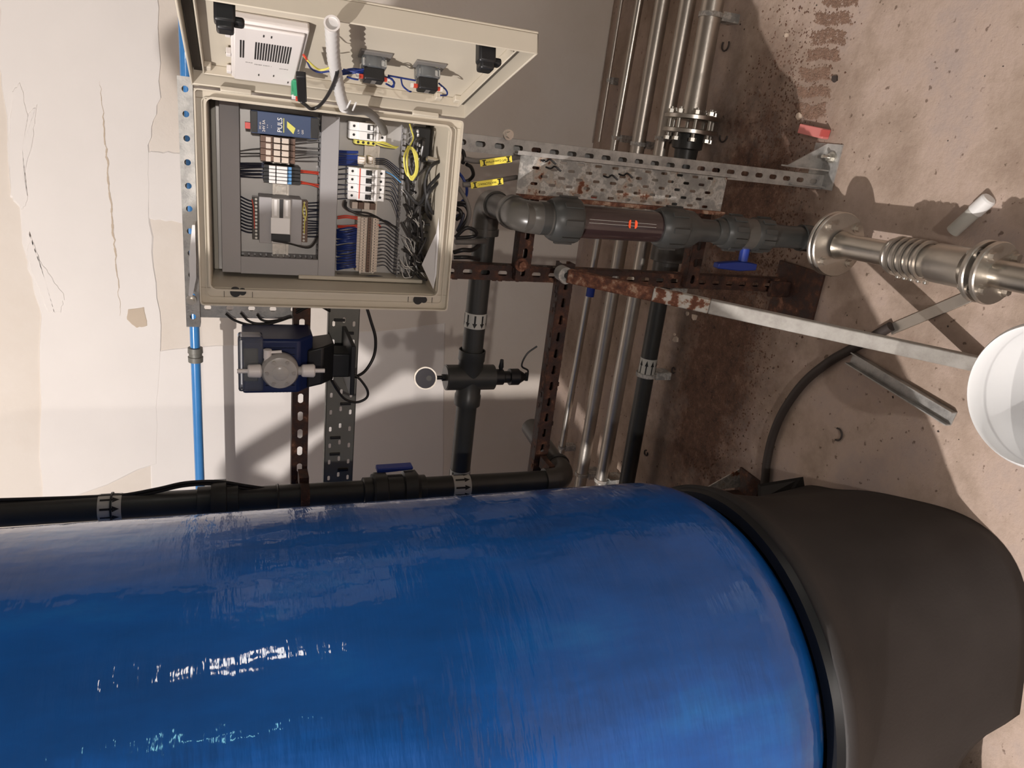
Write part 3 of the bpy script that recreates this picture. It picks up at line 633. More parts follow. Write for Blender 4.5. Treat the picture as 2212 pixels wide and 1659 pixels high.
# flanged pipe joining the dark plastic pipe
A = at(1541, 0, 'z', FZ+.10); J = at(1494, 262, 'z', FZ+.10); K = at(1374, 930, 'z', FZ+.10); dr = (A-K); dr.z = 0; dr.normalize()
fl = thing('flanged_floor_pipe', 'floor pipe of steel that meets dark plastic at a bolted flange pair', 'pipe', J)
J = K+dr*(J-K).dot(dr)
MB().cyl(J+dr*1.6, J+dr*.02, .038, n=36).build('steel_length', X['inoxd'], fl)
MB().lathe(J+dr*.16, J+dr*.02, [(0, .038), (.05, .040), (.14, .044)], 36).build('flange_neck', X['inoxd'], fl)
for s in (.012, -.036):
    q = J+dr*s; mb = MB().lathe(q-dr*.008, q+dr*.008, [(0, .097), (.002, .1), (.014, .1), (.016, .097)], 56); fo = mb.build('flange', X['inox'], fl)
u, w = orth(dr)
for k in range(8):
    an = 2*math.pi*(k+.5)/8; q = J-dr*.012+(u*math.cos(an)+w*math.sin(an))*.078
    MB().cyl(q-dr*.055, q+dr*.055, .007, n=10).cyl(q+dr*.034, q+dr*.047, .013, n=6).cyl(q-dr*.046, q-dr*.058, .013, n=6).build('flange_bolt', X['screw'], fo)
MB().lathe(J-dr*.045, J-dr*.3, [(0, .055), (.05, .055), (.055, .043), (.12, .04)], 36).build('plastic_stub', X['pvc'], fl)
UZ = at(1432, 560, 'z', FZ+.10); U_ = K+dr*(UZ-K).dot(dr)
MB().lathe(U_+dr*.10, U_-dr*.09, [(0, .045), (.02, .045), (.022, .062), (.07, .064), (.10, .064), (.104, .05), (.19, .05)], 36).build('plastic_union', X['pvcl'], fl)
MB().cyl(J-dr*.1, K-dr*1.0, .0335, n=40).build('plastic_length', X['pvc'], fl)
a_, b2 = J-dr*.1, K-dr*1.0; LL = (b2-a_).length
q0 = at(1390, 808, 'z', FZ+.1); q1 = at(1395, 768, 'z', FZ+.1)
tapeband('arrow_tape', a_, b2, (q1-a_).length/LL, (q0-a_).length/LL, .0335, fl, flip=True)
for s in (.25, .6, -.35, -1.1):
    q = K+dr*s if s > 0 else J-dr*s; MB().bb(q.x-.015, q.x+.015, q.y-.03, q.y+.03, FZ, FZ+.07).lathe(q-dr*.008, q+dr*.008, [(0, .034), (0, .042), (.016, .042), (.016, .034)], 24, caps=False).build('pipe_clip', X['galvold'], fl)
# ================================================================= CABINET
BW, BH, BD = .42, .53, .20
cab = thing('control_cabinet', 'beige electrical enclosure standing open on the frame, door swung out', 'cabinet', (BW/2, .1, 0))
def quad(ul, ur, lr, ll, y):
    p = [at(*q, 'y', y) for q in (ul, ur, lr, ll)]
    return (p[0].x+p[3].x)/2, (p[1].x+p[2].x)/2, (p[2].z+p[3].z)/2, (p[0].z+p[1].z)/2
ox0, ox1, oz0, oz1 = quad((458, 624), (443, 212), (972, 275), (943, 636), 0)
mb = MB()
w_ = .004
for (a0, a1, y0, y1, c0, c1) in ((.006, .006+w_, .004, BD, .006, BH-.006), (BW-.006-w_, BW-.006, .004, BD, .006, BH-.006), (.006, BW-.006, .004, BD, .006, .006+w_), (.006, BW-.006, .004, BD, BH-.006-w_, BH-.006), (.006, BW-.006, BD-w_, BD, .006, BH-.006)):
    mb.bb(a0, a1, y0, y1, c0, c1)
for (a0, a1, c0, c1) in ((0, ox0, 0, BH), (ox1, BW, 0, BH), (ox0, ox1, 0, oz0), (ox0, ox1, oz1, BH)): mb.bb(a0, a1, .002, .008, c0, c1)
for (a0, a1, c0, c1) in ((ox0-.002, ox0+.001, oz0, oz1), (ox1-.001, ox1+.002, oz0, oz1), (ox0, ox1, oz0-.002, oz0+.001), (ox0, ox1, oz1-.001, oz1+.002)): mb.bb(a0, a1, .006, BD-.02, c0, c1)
mb.build('body', X['beige'], cab, bevel=.001)
# raised outer lip and round cornered inner lip
def lip(x0, x1, z0, z1, y0, y1, wd, r, nm):
    def ring(i):
        o = []; 
        for cx_, cz_, a0 in ((x1-r, z1-r, 0), (x0+r, z1-r, 90), (x0+r, z0+r, 180), (x1-r, z0+r, 270)):
            for k in range(7):
                an = math.radians(a0+15*k); o.append((cx_+(r-i)*math.cos(an), cz_+(r-i)*math.sin(an)))
        return o
    A, B = ring(0), ring(wd); n = len(A); vs_ = [(x, y, z) for y in (y0, y1) for R_ in (A, B) for x, z in R_]; fs = []
    for k in range(n):
        j = (k+1) % n; fs += [(k, j, n+j, n+k), (2*n+k, 3*n+k, 3*n+j, 2*n+j), (k, 2*n+k, 2*n+j, j), (n+k, n+j, 3*n+j, 3*n+k)]
    return MB().add(vs_, fs).build(nm, X['beige'], cab, ang=40)
lip(0, BW, 0, BH, -.012, .004, .003, .008, 'outer_lip'); lip(ox0-.004, ox1+.004, oz0-.004, oz1+.004, -.006, .006, .0035, .016, 'inner_lip')
lip(.014, BW-.014, .012, BH-.012, -.001, .004, .002, .01, 'gutter_lip')
for (a0, b0) in ((515, 631), (908, 648)):
    p = at(a0, b0, 'y', 0); mb = MB().cyl((p.x, -.002, p.z+.006), (p.x, .004, p.z+.006), .0105, n=24).cyl((p.x+.001, -.0021, p.z-.008), (p.x+.001, .004, p.z-.008), .0075, n=20); mb.build('latch_slot', X['black'], cab)
    for s in (-1, 1): MB().bb(.013, ox0-.006, .0005, .003, p.z+s*.028-.0005, p.z+s*.028+.0005).build('moulding_line', X['beiged'], cab)
# back plate
PY = .168
MB().bb(ox0+.004, ox1-.002, PY, PY+.003, oz0+.012, oz1-.012).build('back_plate', X['plate'], cab, bevel=.001)
def RC(xa, ya, xb, yb, y):
    mx_, my = (xa+xb)/2, (ya+yb)/2
    return at(mx_, yb, 'y', y).x, at(mx_, ya, 'y', y).x, at(xb, my, 'y', y).z, at(xa, my, 'y', y).z
def duct(px_, axis, yf=.105, lid=True, teeth=(1, 1), label=None):
    x0, x1, z0, z1 = RC(*px_, yf); mb = MB()
    if lid: mb.bb(x0, x1, yf, yf+.003, z0, z1)
    if lid:
        e_ = .0015
        if axis == 'x': mb.bb(x0, x1, yf, yf+.008, z0, z0+e_).bb(x0, x1, yf, yf+.008, z1-e_, z1)
        else: mb.bb(x0, x0+e_, yf, yf+.008, z0, z1).bb(x1-e_, x1, yf, yf+.008, z0, z1)
    o = mb.build('duct_lid', X['duct'], cab, bevel=.0006) if lid else None
    mb = MB(); pitch = .0125; L = (x1-x0) if axis == 'x' else (z1-z0); n = int(L/pitch)
    for k in range(n):
        s = (k+.5)*pitch
        for side in (0, 1):
            if not teeth[side]: continue
            if axis == 'x':
                zz = z0+.002 if side == 0 else z1-.002; mb.bb(x0+s-.0042, x0+s+.0042, yf+.003, PY-.012, zz-.001, zz+.001)
            else:
                xx = x0+.002 if side == 0 else x1-.002; mb.bb(xx-.001, xx+.001, yf+.003, PY-.012, z0+s-.0042, z0+s+.0042)
    if axis == 'x':
        for zz in (z0+.002, z1-.002): mb.bb(x0, x1, PY-.014, PY, zz-.001, zz+.001)
    else:
        for xx in (x0+.002, x1-.002): mb.bb(xx-.001, xx+.001, PY-.014, PY, z0, z1)
    mb.build('duct_teeth', X['duct'], cab, flat=True)
    return x0, x1, z0, z1
duct((476, 212, 519, 588), 'x'); duct((690, 250, 729, 604), 'x'); duct((520, 557, 688, 594), 'z', teeth=(1, 1))
lx0, lx1, lz0, lz1 = duct((866, 272, 896, 607), 'x', yf=.118, lid=False)
MB().bb(ox0+.003, ox0+.012, .10, PY, oz0+.01, oz0+.30).build('side_rail', X['beige'], cab, bevel=.002)
# DIN rails
for px_ in ((593, 260, 620, 560), (785, 262, 812, 600)):
    x0, x1, z0, z1 = RC(*px_, .150); zc = (z0+z1)/2
    MB().bb(x0, x1, .155, .157, zc-.0125, zc+.0125).bb(x0, x1, .148, .150, zc-.0175, zc-.0125).bb(x0, x1, .148, .150, zc+.0125, zc+.0175).bb(x0, x1, .150, .157, zc-.0133, zc-.012).bb(x0, x1, .150, .157, zc+.012, zc+.0133).build('mounting_rail', X['inoxd'], cab)
p = at(602, 407, 'y', .153); MB().cyl(p+V((0, .002, 0)), p-V((0, .002, 0)), .0055, n=20).build('rail_screw', X['screw'], cab); 
# -------- devices
def dev(name, label, cat, px_, yf, m, yb=PY-.012, bevel=.0012, group=None):
    x0, x1, z0, z1 = RC(*px_, yf); t_ = thing(name, label, cat, ((x0+x1)/2, yb, z0), group)
    MB().bb(x0, x1, yf, yb, z0, z1).build('housing', X[m], t_, bevel=bevel); return t_, x0, x1, z0, z1
# power supply
t_, x0, x1, z0, z1 = dev('power_supply', 'dark blue power supply module with white lettering at the top right inside the cabinet', 'power supply', (543, 246, 686, 294), .055, 'navy')
xc = (x0+x1)/2
MB().bb(x0+.001, x1-.001, .0545, .07, z1-.012, z1+.002).build('terminal_cover', X['black'], t_, bevel=.001)
MB().bb(x0+.001, x1-.001, .0545, .07, z0-.002, z0+.014).build('terminal_cover', X['black'], t_, bevel=.001)
yv = .0545
text('brand_lettering', 'PULS', .0135, (xc-.001, yv, at(605, 270, 'y', yv).z), ex, ez, X['white'], t_)
zz = at(613, 270, 'y', yv).z; MB().bb(xc-.015, xc+.013, yv-.0003, yv+.001, zz-.0007, zz+.0007).build('printed_line', X['yeld'], t_, flat=True)
za, zb_ = at(620, 270, 'y', yv).z, at(634, 270, 'y', yv).z
MB().prism([(xc+.008, yv-.0003, za), (xc-.004, yv-.0003, za+.0), (xc-.016, yv-.0003, zb_), (xc-.004, yv-.0003, zb_-.004)], (0, .001, 0)).build('printed_flash', X['yeld'], t_, flat=True)
for k, (s, sz) in enumerate((('DC ok', .005), ('24V 5A', .0075), ('+ +', .005), ('- -', .005))):
    text('small_print', s, sz, (xc-.006, yv, at(562+k*8, 270, 'y', yv).z), ex, ez, X['offw'], t_)
for s_, px_ in (('L N', 645), ('QS5', 654)): text('small_print', s_, .005, (xc-.010, yv, at(px_, 270, 'y', yv).z), ex, ez, X['offw'], t_)
MB().bb(xc-.015, xc-.003, .06, .10, z1, z1+.012).build('red_plug', X['red'], t_)
# interface relays (brown sockets, cream coils)
xr0, xr1, zr0, zr1 = RC(572, 296, 634, 352, .09); wk = (xr1-xr0)/4
for k in range(4):
    t_ = thing('plug_in_relay', ('cream relay in a brown socket, fourth from the power supply', 'cream relay in a brown socket, third from the power supply', 'cream relay in a brown socket, second from the power supply', 'cream relay in a brown socket, nearest the power supply')[k], 'relay', (xr0+wk*(k+.5), PY-.012, zr0), 'cream relays in brown sockets')
    a0, a1 = xr0+wk*k+.0004, xr0+wk*(k+1)-.0004
    MB().bb(a0, a1, .105, PY-.012, zr0-.004, zr1+.008).bb(a0, a1, .095, .12, zr0-.004, zr0+.006).build('socket', X['brown'], t_, bevel=.0006)
    MB().bb(a0+.0008, a1-.0008, .085, .106, zr0+.010, zr0+.024).bb(a0+.0008, a1-.0008, .088, .106, zr0+.027, zr0+.040).build('relay_body', X['cream'], t_, bevel=.0006)
    MB().bb(a0+.0012, a1-.0012, .083, .09, zr1-.012, zr1-.002).build('release_lever', X['cream'], t_, bevel=.0006)
    MB().cyl(((a0+a1)/2, .0845, zr0+.0255), ((a0+a1)/2, .088, zr0+.0255), .0014, n=10).build('test_hole', X['black'], t_)
# slim relays, white with blue
xr0, xr1, zr0, zr1 = RC(570, 359, 650, 398, .085); wk = (xr1-xr0)/5; H_ = zr1-zr0
for k in range(5):
    t_ = thing('slim_relay', 'slim relay with white face and blue end, ' + ('nearest the controller', 'second from the controller', 'middle of its five', 'second from the cream relays', 'nearest the cream relays')[k], 'relay', (xr0+wk*(k+.5), PY-.012, zr0), 'slim white and blue relays')
    a0, a1 = xr0+wk*k+.0003, xr0+wk*(k+1)-.0003
    MB().bb(a0, a1, .095, PY-.012, zr0, zr1).build('socket', X['black'], t_, bevel=.0005)
    MB().bb(a0+.0004, a1-.0004, .084, .096, zr0+H_*.37, zr0+H_*.66).bb(a0+.0004, a1-.0004, .0845, .096, zr0+H_*.69, zr0+H_*.86).build('white_face', X['white'], t_, bevel=.0006)
    MB().bb(a0+.0004, a1-.0004, .088, .096, zr0+H_*.25, zr0+H_*.36).build('blue_marker', X['blues'], t_, bevel=.0004)
# programmable controller
t_, x0, x1, z0, z1 = dev('controller', 'grey programmable controller with a white blank label left of the relays', 'controller', (560, 428, 652, 527), .090, 'duct')
w3 = z1-z0
MB().bb(x0+.001, x1-.001, .086, .092, z0+w3*.27, z0+w3*.72).build('raised_face', X['plate'], t_, bevel=.001)
q = RC(585, 471, 626, 505, .084); MB().bb(q[0], q[1], .0835, .087, q[2], q[3]).build('blank_label', X['white'], t_, bevel=.0006)
q = RC(586, 506, 627, 522, .0845); MB().bb(q[0], q[1], .083, .087, q[2], q[3]).build('plug_cover', X['black'], t_, bevel=.001)
zc = z0+w3*.49; MB().bb(q[1]+.03, x1-.002, .0845, .087, zc-.004, zc+.004).build('dark_groove', X['ductd'], t_, bevel=.0004)
for s in (.36, .62): MB().bb((x0+x1)/2+.012, x1-.003, .0852, .087, z0+w3*s-.003, z0+w3*s+.003).build('grey_window', X['white'], t_, bevel=.0004)
for s in (0, 1):
    zz = z0-.006 if s == 0 else z1+.006
    o = MB().bb(x0+.004, x1-.004, .105, .135, zz-.008, zz+.008).build('terminal_row', X['brown' if s == 0 else 'pvcl'], t_, bevel=.001)
    mb = MB()
    for k in range(12): mb.cyl((x0+.008+k*(x1-x0-.016)/11, .1045, zz), (x0+.008+k*(x1-x0-.016)/11, .107, zz), .0026, n=10)
    mb.build('terminal_screws', X['screw'], o)
# breakers
def breaker(name, label, px_, n, yf, toggles, red=False, dark=False):
    x0, x1, z0, z1 = RC(*px_, yf); t_ = thing(name, label, 'circuit breaker', ((x0+x1)/2, PY-.012, z0)); wk = (x1-x0)/n; H_ = z1-z0; zc = (z0+z1)/2
    for k in range(n):
        a0, a1 = x0+wk*k+.0003, x0+wk*(k+1)-.0003; am = (a0+a1)/2
        MB().bb(a0, a1, yf+.006, PY-.012, z0, z1).bb(a0, a1, yf-.004, yf+.008, zc-H_*.27, zc+H_*.27).build('pole', X['white'], t_, bevel=.001)
        mb = MB()
        for s in (z1-H_*.105, z0+H_*.11): mb.cyl((am, yf+.0055, s), (am, yf+.012, s), .0028, n=14)
        mb.build('screw_hole', X['black'], t_)
    for k in toggles:
        am = x0+wk*(k+.5)
        MB().bb(am-.0055, am+.0055, yf-.0055, yf, zc-.010, zc+.004).build('toggle_slot', X['black'], t_, bevel=.0006)
        MB().box((am, yf-.010, zc-.004), (.009, .012, .005)).build('toggle', X['white' if dark else 'black'], t_, bevel=.001)
        if not dark: MB().bb(am-.003, am+.006, yf-.0062, yf-.004, zc-.013, zc-.009).build('toggle_window', X['white'], t_, bevel=.0004)
    if red: MB().bb(x0+.004, x1-.001, yf-.0048, yf-.003, zc+H_*.2, zc+H_*.225).build('red_stripe', X['redw'], t_, flat=True)
    for s in (.12, .18): MB().bb(x0+.002, x1-.002, yf-.0046, yf-.003, zc-H_*s-.0004, zc-H_*s+.0004).build('face_groove', X['pvcl'], t_, flat=True)
    return t_, x0, x1, z0, z1
breaker('circuit_breaker', 'two pole residual breaker beside the door hinge, above the yellow terminals', (757, 266, 836, 304), 2, .10, (0, 1), dark=True)
breaker('circuit_breaker', 'four pole white breaker with a red stripe and black toggles', (753, 364, 832, 434), 4, .10, (0, 1, 2, 3), red=True)
# earth terminal and end brackets
t_, x0, x1, z0, z1 = dev('earth_terminal', 'yellow and green earth terminals between the two breakers', 'terminal', (768, 304, 812, 313), .112, 'yelg')
for k in range(4): q = z0+(z1-z0)*(k+.5)/4; MB().cyl(((x0+x1)/2, .1115, q), ((x0+x1)/2, .114, q), .003, n=12).build('terminal_screw', X['black'], t_)
for lb_, px_ in (('larger pale block on the rail beside the four pole breaker', (773, 338, 790, 356)), ('smaller pale block on the rail beside the four pole breaker', (796, 338, 806, 354))):
    t_, x0, x1, z0, z1 = dev('end_bracket', lb_, 'terminal', px_, .118, 'cream', group='pale rail blocks beside the breaker')
    for k in range(3): q = x0+(x1-x0)*(k+.5)/3; MB().bb(q-.0018, q+.0018, .1175, .1195, z0+.003, z1-.003).build('marker', X['white'], t_, bevel=.0003)
# long row of terminals
x0, x1, z0, z1 = RC(777, 470, 812, 588, .11); n = 20; wk = (x1-x0)/n
t_ = thing('terminal_strip', 'long strip of beige feed through terminals with blue wires on top', 'terminal', ((x0+x1)/2, PY-.012, z0)); H_ = z1-z0
for k in range(n):
    a0, a1 = x0+wk*k+.0002, x0+wk*(k+1)-.0002
    MB().bb(a0, a1, .118, PY-.012, z0-.006, z1+.006).bb(a0, a1, .108, .12, z0+H_*.02, z0+H_*.26).bb(a0, a1, .108, .12, z0+H_*.62, z0+H_*.98).build('terminal_slice', X['cream'], t_, bevel=.0003)
MB().bb(x0, x1, .109, .119, z0+H_*.34, z0+H_*.54).build('bridge_bar', X['brown'], t_)
mb = MB()
for k in range(n):
    for s in (.12, .44, .8): mb.cyl((x0+wk*(k+.5), .1065, z0+H_*s), (x0+wk*(k+.5), .109, z0+H_*s), .0012, n=6)
mb.build('entry_holes', X['black'], t_)
x0, x1, z0, z1 = RC(760, 438, 812, 452, .12); t_ = thing('screw_terminal', 'brown heavy terminal just left of the four pole breaker', 'terminal', ((x0+x1)/2, PY-.012, z0))
for k in range(4): MB().bb(x0, x1, .12, PY-.012, z0+(z1-z0)*k/4+.0005, z0+(z1-z0)*(k+1)/4-.0005).build('terminal_slice', X['cream' if k % 2 else 'brown'], t_, bevel=.0006)
# -------- wires
def wires(name, label, paths, m, r=.0012, group=None, cat='wire', n=6, y=None):
    P0 = [[(at(a, b, 'y', c)) for a, b, c in w] for w in paths]
    t_ = thing(name, label, cat, P0[0][0], group)
    for w in P0: MB().tube(w, r, n, sub=4).build('wire', X[m], t_)
    return t_
def comb(xa, xb, ya, yb, n, y0=.13, y1=.15, sag=6, xm=None):
    o = []
    for k in range(n):
        y = ya+(yb-ya)*k/max(n-1, 1); j = random.uniform(-sag, sag)
        o.append([(xa, y+random.uniform(-1, 1), y0), ((xa+xb)/2, y+j*.6, (y0+y1)/2), (xb, y+j, y1)])
    return o
wires('wire_bundle', 'grey and blue wires dropping into the duct below the cream relays', comb(634, 690, 305, 348, 8, .12, .13), 'greyw')
wires('wire_bundle', 'two grey wires above the cream relays', comb(519, 572, 325, 337, 3, .14, .12), 'greyw')
wires('wire_bundle', 'dark blue wires above the slim relays', comb(519, 572, 352, 382, 9, .13, .11, 3), 'dkw', .0016)
wires('wire_bundle', 'red wires leaving the slim relays', [[(648, 372, .10), (668, 373, .11), (688, 376, .12)], [(650, 396, .10), (670, 398, .11), (688, 404, .12)], [(650, 392, .10), (668, 396, .11), (688, 399, .12)], [(649, 368, .1), (668, 370, .11), (688, 372, .12)]], 'redw', .0015)
wires('wire_bundle', 'comb of dark blue wires into the top of the controller', [[(519, 424+k*7.2, .13), (535, 432+k*7, .12), (552, 437+k*6.6, .115)] for k in range(11)], 'dkw', .0018)
wires('wire_bundle', 'dark wires under the controller', comb(656, 690, 440, 512, 13, .11, .125, 3), 'dkw', .0017)
wires('wire_bundle', 'thin red wires on the upper controller terminals', [[(544, 430, .105), (548, 450, .10), (549, 470, .10), (550, 494, .10)]], 'redw', .0011)
wires('wire_bundle', 'orange and yellow wires on the lower controller terminals', [[(656, 438, .10), (662, 460, .098), (658, 480, .098), (657, 504, .10)], [(658, 436, .098), (654, 458, .096), (661, 476, .096)]], 'yelg', .0012)
wires('black_lead', 'black lead looping from the controller plug into the duct', [[(590, 520, .08), (625, 526, .075), (660, 535, .08), (676, 530, .09), (687, 510, .11)]], 'cable', .0022, cat='cable')
wires('wire_bundle', 'thick blue wires entering the left of the pale rail blocks', comb(730, 774, 326, 356, 8, .13, .125, 2), 'bluew', .002)
wires('wire_bundle', 'dark wires curving from the pale rail blocks down to the open duct', [[(812, 342+k*4, .12), (835, 345+k*4, .125), (862, 366+k*6, .13)] for k in range(4)], 'dkw', .0014)
wires('wire_bundle', 'single pale blue wire from the four pole breaker', [[(833, 371, .11), (848, 378, .12), (866, 394, .125)]], 'blues', .0016)
wires('wire_bundle', 'grey wires under the four pole breaker', [[(833, 384+k*9, .115), (848, 386+k*10, .12), (860, 400+k*14, .13)] for k in range(6)], 'dkw', .0011)
wires('wire_bundle', 'grey wires above the four pole breaker', comb(729, 754, 366, 430, 7, .12, .115, 3), 'dkw', .0014)
wires('wire_bundle', 'green and yellow earth wires fanning from the earth terminals', [[(812, 306, .11), (828, 310, .105), (842, 314, .11), (858, 318, .125)], [(812, 310, .11), (830, 316, .108), (856, 320, .125)], [(814, 305, .11), (832, 308, .106), (850, 316, .115), (860, 317, .125)]], 'yelg', .0016)
wires('wire_bundle', 'black wires looping beside the four pole breaker', [[(746, 432, .11), (744, 445, .105), (758, 456, .10), (775, 458, .10), (800, 462, .105), (830, 478, .12), (858, 492, .125)], [(748, 436, .11), (750, 450, .10), (780, 464, .098), (812, 468, .11)]], 'cable', .0022)
wires('wire_bundle', 'red wires on the first terminals of the long strip', [[(730, 468, .13), (750, 466, .12), (775, 470, .12)], [(730, 472, .13), (750, 470, .12), (775, 474, .12)], [(730, 488, .13), (752, 488, .12), (776, 486, .12)], [(730, 491, .13), (752, 492, .12), (776, 490, .12)], [(812, 484, .12), (820, 487, .12), (822, 492, .13)]], 'redw', .0018)
pp = [[(728, 496+k*3.2+random.uniform(-2, 2), .13), (748+random.uniform(-4, 6), 494+k*3.2+random.uniform(-4, 4), .11), (772, 492+k*3.15, .122)] for k in range(28)]
wires('wire_bundle', 'dense royal blue wires above the long terminal strip', pp, 'bluew', .0019)
wires('wire_bundle', 'black wires from the long terminal strip down to the open duct', [[(812, 478+k*7.5, .12), (832, 476+k*7.5, .125), (848, 486+k*8, .128), (862, 500+k*7, .14)] for k in range(14)], 'dkw', .0011)
wires('wire_bundle', 'bunched dark wires along the far left side of the lower bay', [[(728, 592+k*2, .13), (770, 598+k*1.5, .12), (812, 596+k*2, .12), (846, 602+k, .13)] for k in range(6)], 'dkw', .0015)
# black control cables filling the bottom bay
paths = []
for k in range(26):
    y = random.uniform(300, 590); y2 = y+random.uniform(-60, 90); x_ = 868+random.uniform(0, 24)
    paths.append([(x_, min(y, 600), random.uniform(.12, .15)), (x_+random.uniform(5, 25), min(y+random.uniform(0, 35), 604), random.uniform(.09, .13)), (x_+random.uniform(10, 35), min(max(y2, 300), 604), random.uniform(.08, .13)), (x_+random.uniform(20, 55), min(max(y2+random.uniform(-30, 30), 300), 600), random.uniform(.10, .14))])
wires('control_cables', 'tangle of black and grey cables packed into the bottom bay of the cabinet', paths, 'cab2', .0030, cat='cable')
paths = []
for k in range(22):
    y = random.uniform(400, 585); x_ = random.uniform(864, 900)
    paths.append([(x_, y, .125), (x_+random.uniform(3, 20), y+random.uniform(5, 22), .10), (x_+random.uniform(0, 40), min(600, y+random.uniform(10, 40)), .11)])
wires('wire_ends', 'thin pale wires standing out of the tangle in the bottom bay', paths, 'whitew', .0010)
wires('entry_cable', 'large black cable arching through the bottom bay past the paper', [[(958, 368, .06), (940, 388, .05), (925, 405, .06), (905, 440, .08), (875, 412, .09)], [(945, 395, .06), (925, 420, .06), (922, 455, .08), (938, 480, .10), (958, 500, .10)], [(960, 345, .07), (930, 360, .05), (918, 400, .06), (930, 452, .07), (950, 470, .09)]], 'cable', .0042, cat='cable')
wires('red_leads', 'red leads in shadow at the bottom right of the cabinet', [[(932, 405, .12), (940, 420, .11), (934, 440, .11), (944, 462, .11)], [(936, 352, .13), (945, 370, .12), (938, 388, .12)]], 'redw', .0022)
MB_ = thing('wire_marker_strip', 'row of small white wire markers beside the open duct', 'label', at(905, 320, 'y', .12))
for a0, b0 in ((902, 283), (903, 292), (903, 302), (906, 314), (910, 325), (908, 332), (906, 344), (907, 353)):
    p = at(a0, b0, 'y', .118); MB().box(p, (.006, .002, .0045)).build('marker', X['white'], MB_, bevel=.0004)
x0, x1, z0, z1 = RC(898, 275, 930, 350, .13); t_ = thing('wiring_socket_block', 'black socket block behind the yellow wire coil', 'socket', ((x0+x1)/2, .16, z0))
MB().bb(x0, x1, .13, PY, z0, z1).build('housing', X['black'], t_, bevel=.003)
c_ = at(888, 350, 'y', .085); paths = []
for k in range(5):
    r1 = 9+k*1.6; dx = random.uniform(-3, 3); paths.append([(884+dx, 316, .09), (890+dx-r1, 340, .08-k*.004), (886+dx-r1*.4, 375, .08), (892+dx, 389-k*2, .08), (900+dx, 368, .078), (896+dx+k, 335, .08), (888+dx, 318, .085)])
wires('wire_coil', 'looped coil of yellow and green earth wire hanging in the cabinet', paths, 'yelg', .0021)
wires('earth_lead', 'single yellow lead running up from the coil to the door side', [[(886, 314, .09), (893, 298, .10), (889, 282, .11), (885, 268, .12)]], 'yelg', .0018)
p0_, p1_ = at(920, 342, 'y', .07), at(951, 350, 'y', .07)
t_ = thing('metal_gland', 'bright metal sleeve lying across the bottom bay', 'fitting', p0_); MB().lathe(p0_, p1_, [(0, .003), (.003, .0065), ((p1_-p0_).length-.003, .0065), ((p1_-p0_).length, .004)], 18).build('sleeve', X['inox'], t_)
# folded paper tucked in the bottom
t_ = thing('folded_paper', 'folded printed paper tucked into the lower left corner of the cabinet', 'paper', at(936, 625, 'y', .02))
MB().prism([at(948, 470, 'y', .02), at(942, 504, 'y', .03), at(911, 572, 'y', .06), at(936, 625, 'y', .012), at(947, 571, 'y', .012)], (.0006, -.0006, 0)).build('sheet', X['paper'], t_, flat=True)
# paper strip lying along the top of the cabinet
t_ = thing('curled_paper', 'curled white paper lying on top of the cabinet', 'paper', at(420, 560, 'y', .05))
MB().prism([at(415, 486, 'y', .05), at(408, 560, 'y', .05), at(410, 600, 'y', .05), at(407, 640, 'y', .05), at(416, 640, 'y', .05), at(424, 600, 'y', .05), at(424, 560, 'y', .05), at(421, 486, 'y', .05)], (.0, .05, .0)).build('sheet', X['paper'], t_, flat=True)
t_ = thing('clamp_knob', 'small shiny clamp at the left end of the top rail', 'clamp', at(412, 645, 'y', .19))
p = at(414, 646, 'y', .19); MB().cyl(p, p-ey*.012, .011, n=20).cyl(p-ey*.012, p-ey*.022, .006, n=12).build('knob', X['inox'], t_, ang=50)
# -------- door
PHI = math.radians(106); dv_ = V((-math.cos(PHI), -math.sin(PHI), 0)); dn = V((-math.sin(PHI), math.cos(PHI), 0)); H0 = V((BW+.004, -.002, 0)) - dn*.032
def dpt(a, z, h): return H0 + dv_*a + ez*z + dn*h
def atd(px_, py_, h):
    d = ray(px_, py_); o = H0+dn*h; t = (o-CO).dot(dn)/d.dot(dn); P = CO+d*t; return (P-o).dot(dv_), P.z
DR = (dv_, dn, ez)
door = MB(); DW_, DZ0, DZ1 = .405, -.004, .534
def dbox(mb, a0, a1, h0, h1, z0, z1): return mb.box(dpt((a0+a1)/2, (z0+z1)/2, (h0+h1)/2), (abs(a1-a0), abs(h1-h0), abs(z1-z0)), DR)
dbox(door, 0, DW_, -.004, 0, DZ0, DZ1)
for q in ((0, .010, DZ0, DZ1), (DW_-.004, DW_, DZ0, DZ1), (0, DW_, DZ0, DZ0+.004), (0, DW_, DZ1-.004, DZ1)): dbox(door, q[0], q[1], 0, .032, q[2], q[3])
for q in ((.03, .033, DZ0+.022, DZ1-.022), (DW_-.025, DW_-.022, DZ0+.022, DZ1-.022), (.03, DW_-.022, DZ0+.022, DZ0+.025), (.03, DW_-.022, DZ1-.025, DZ1-.022)): dbox(door, q[0], q[1], 0, .018, q[2], q[3])
do = door.build('door', X['beige'], cab, bevel=.0015)
mb = MB()
for q in ((.006, .028, DZ0+.006, DZ1-.006), (DW_-.020, DW_-.006, DZ0+.006, DZ1-.006), (.01, DW_-.01, DZ0+.006, DZ0+.019), (.01, DW_-.01, DZ1-.019, DZ1-.006)): dbox(mb, q[0], q[1], .0, .006, q[2], q[3])
mb.build('door_gasket', X['beiged'], do)
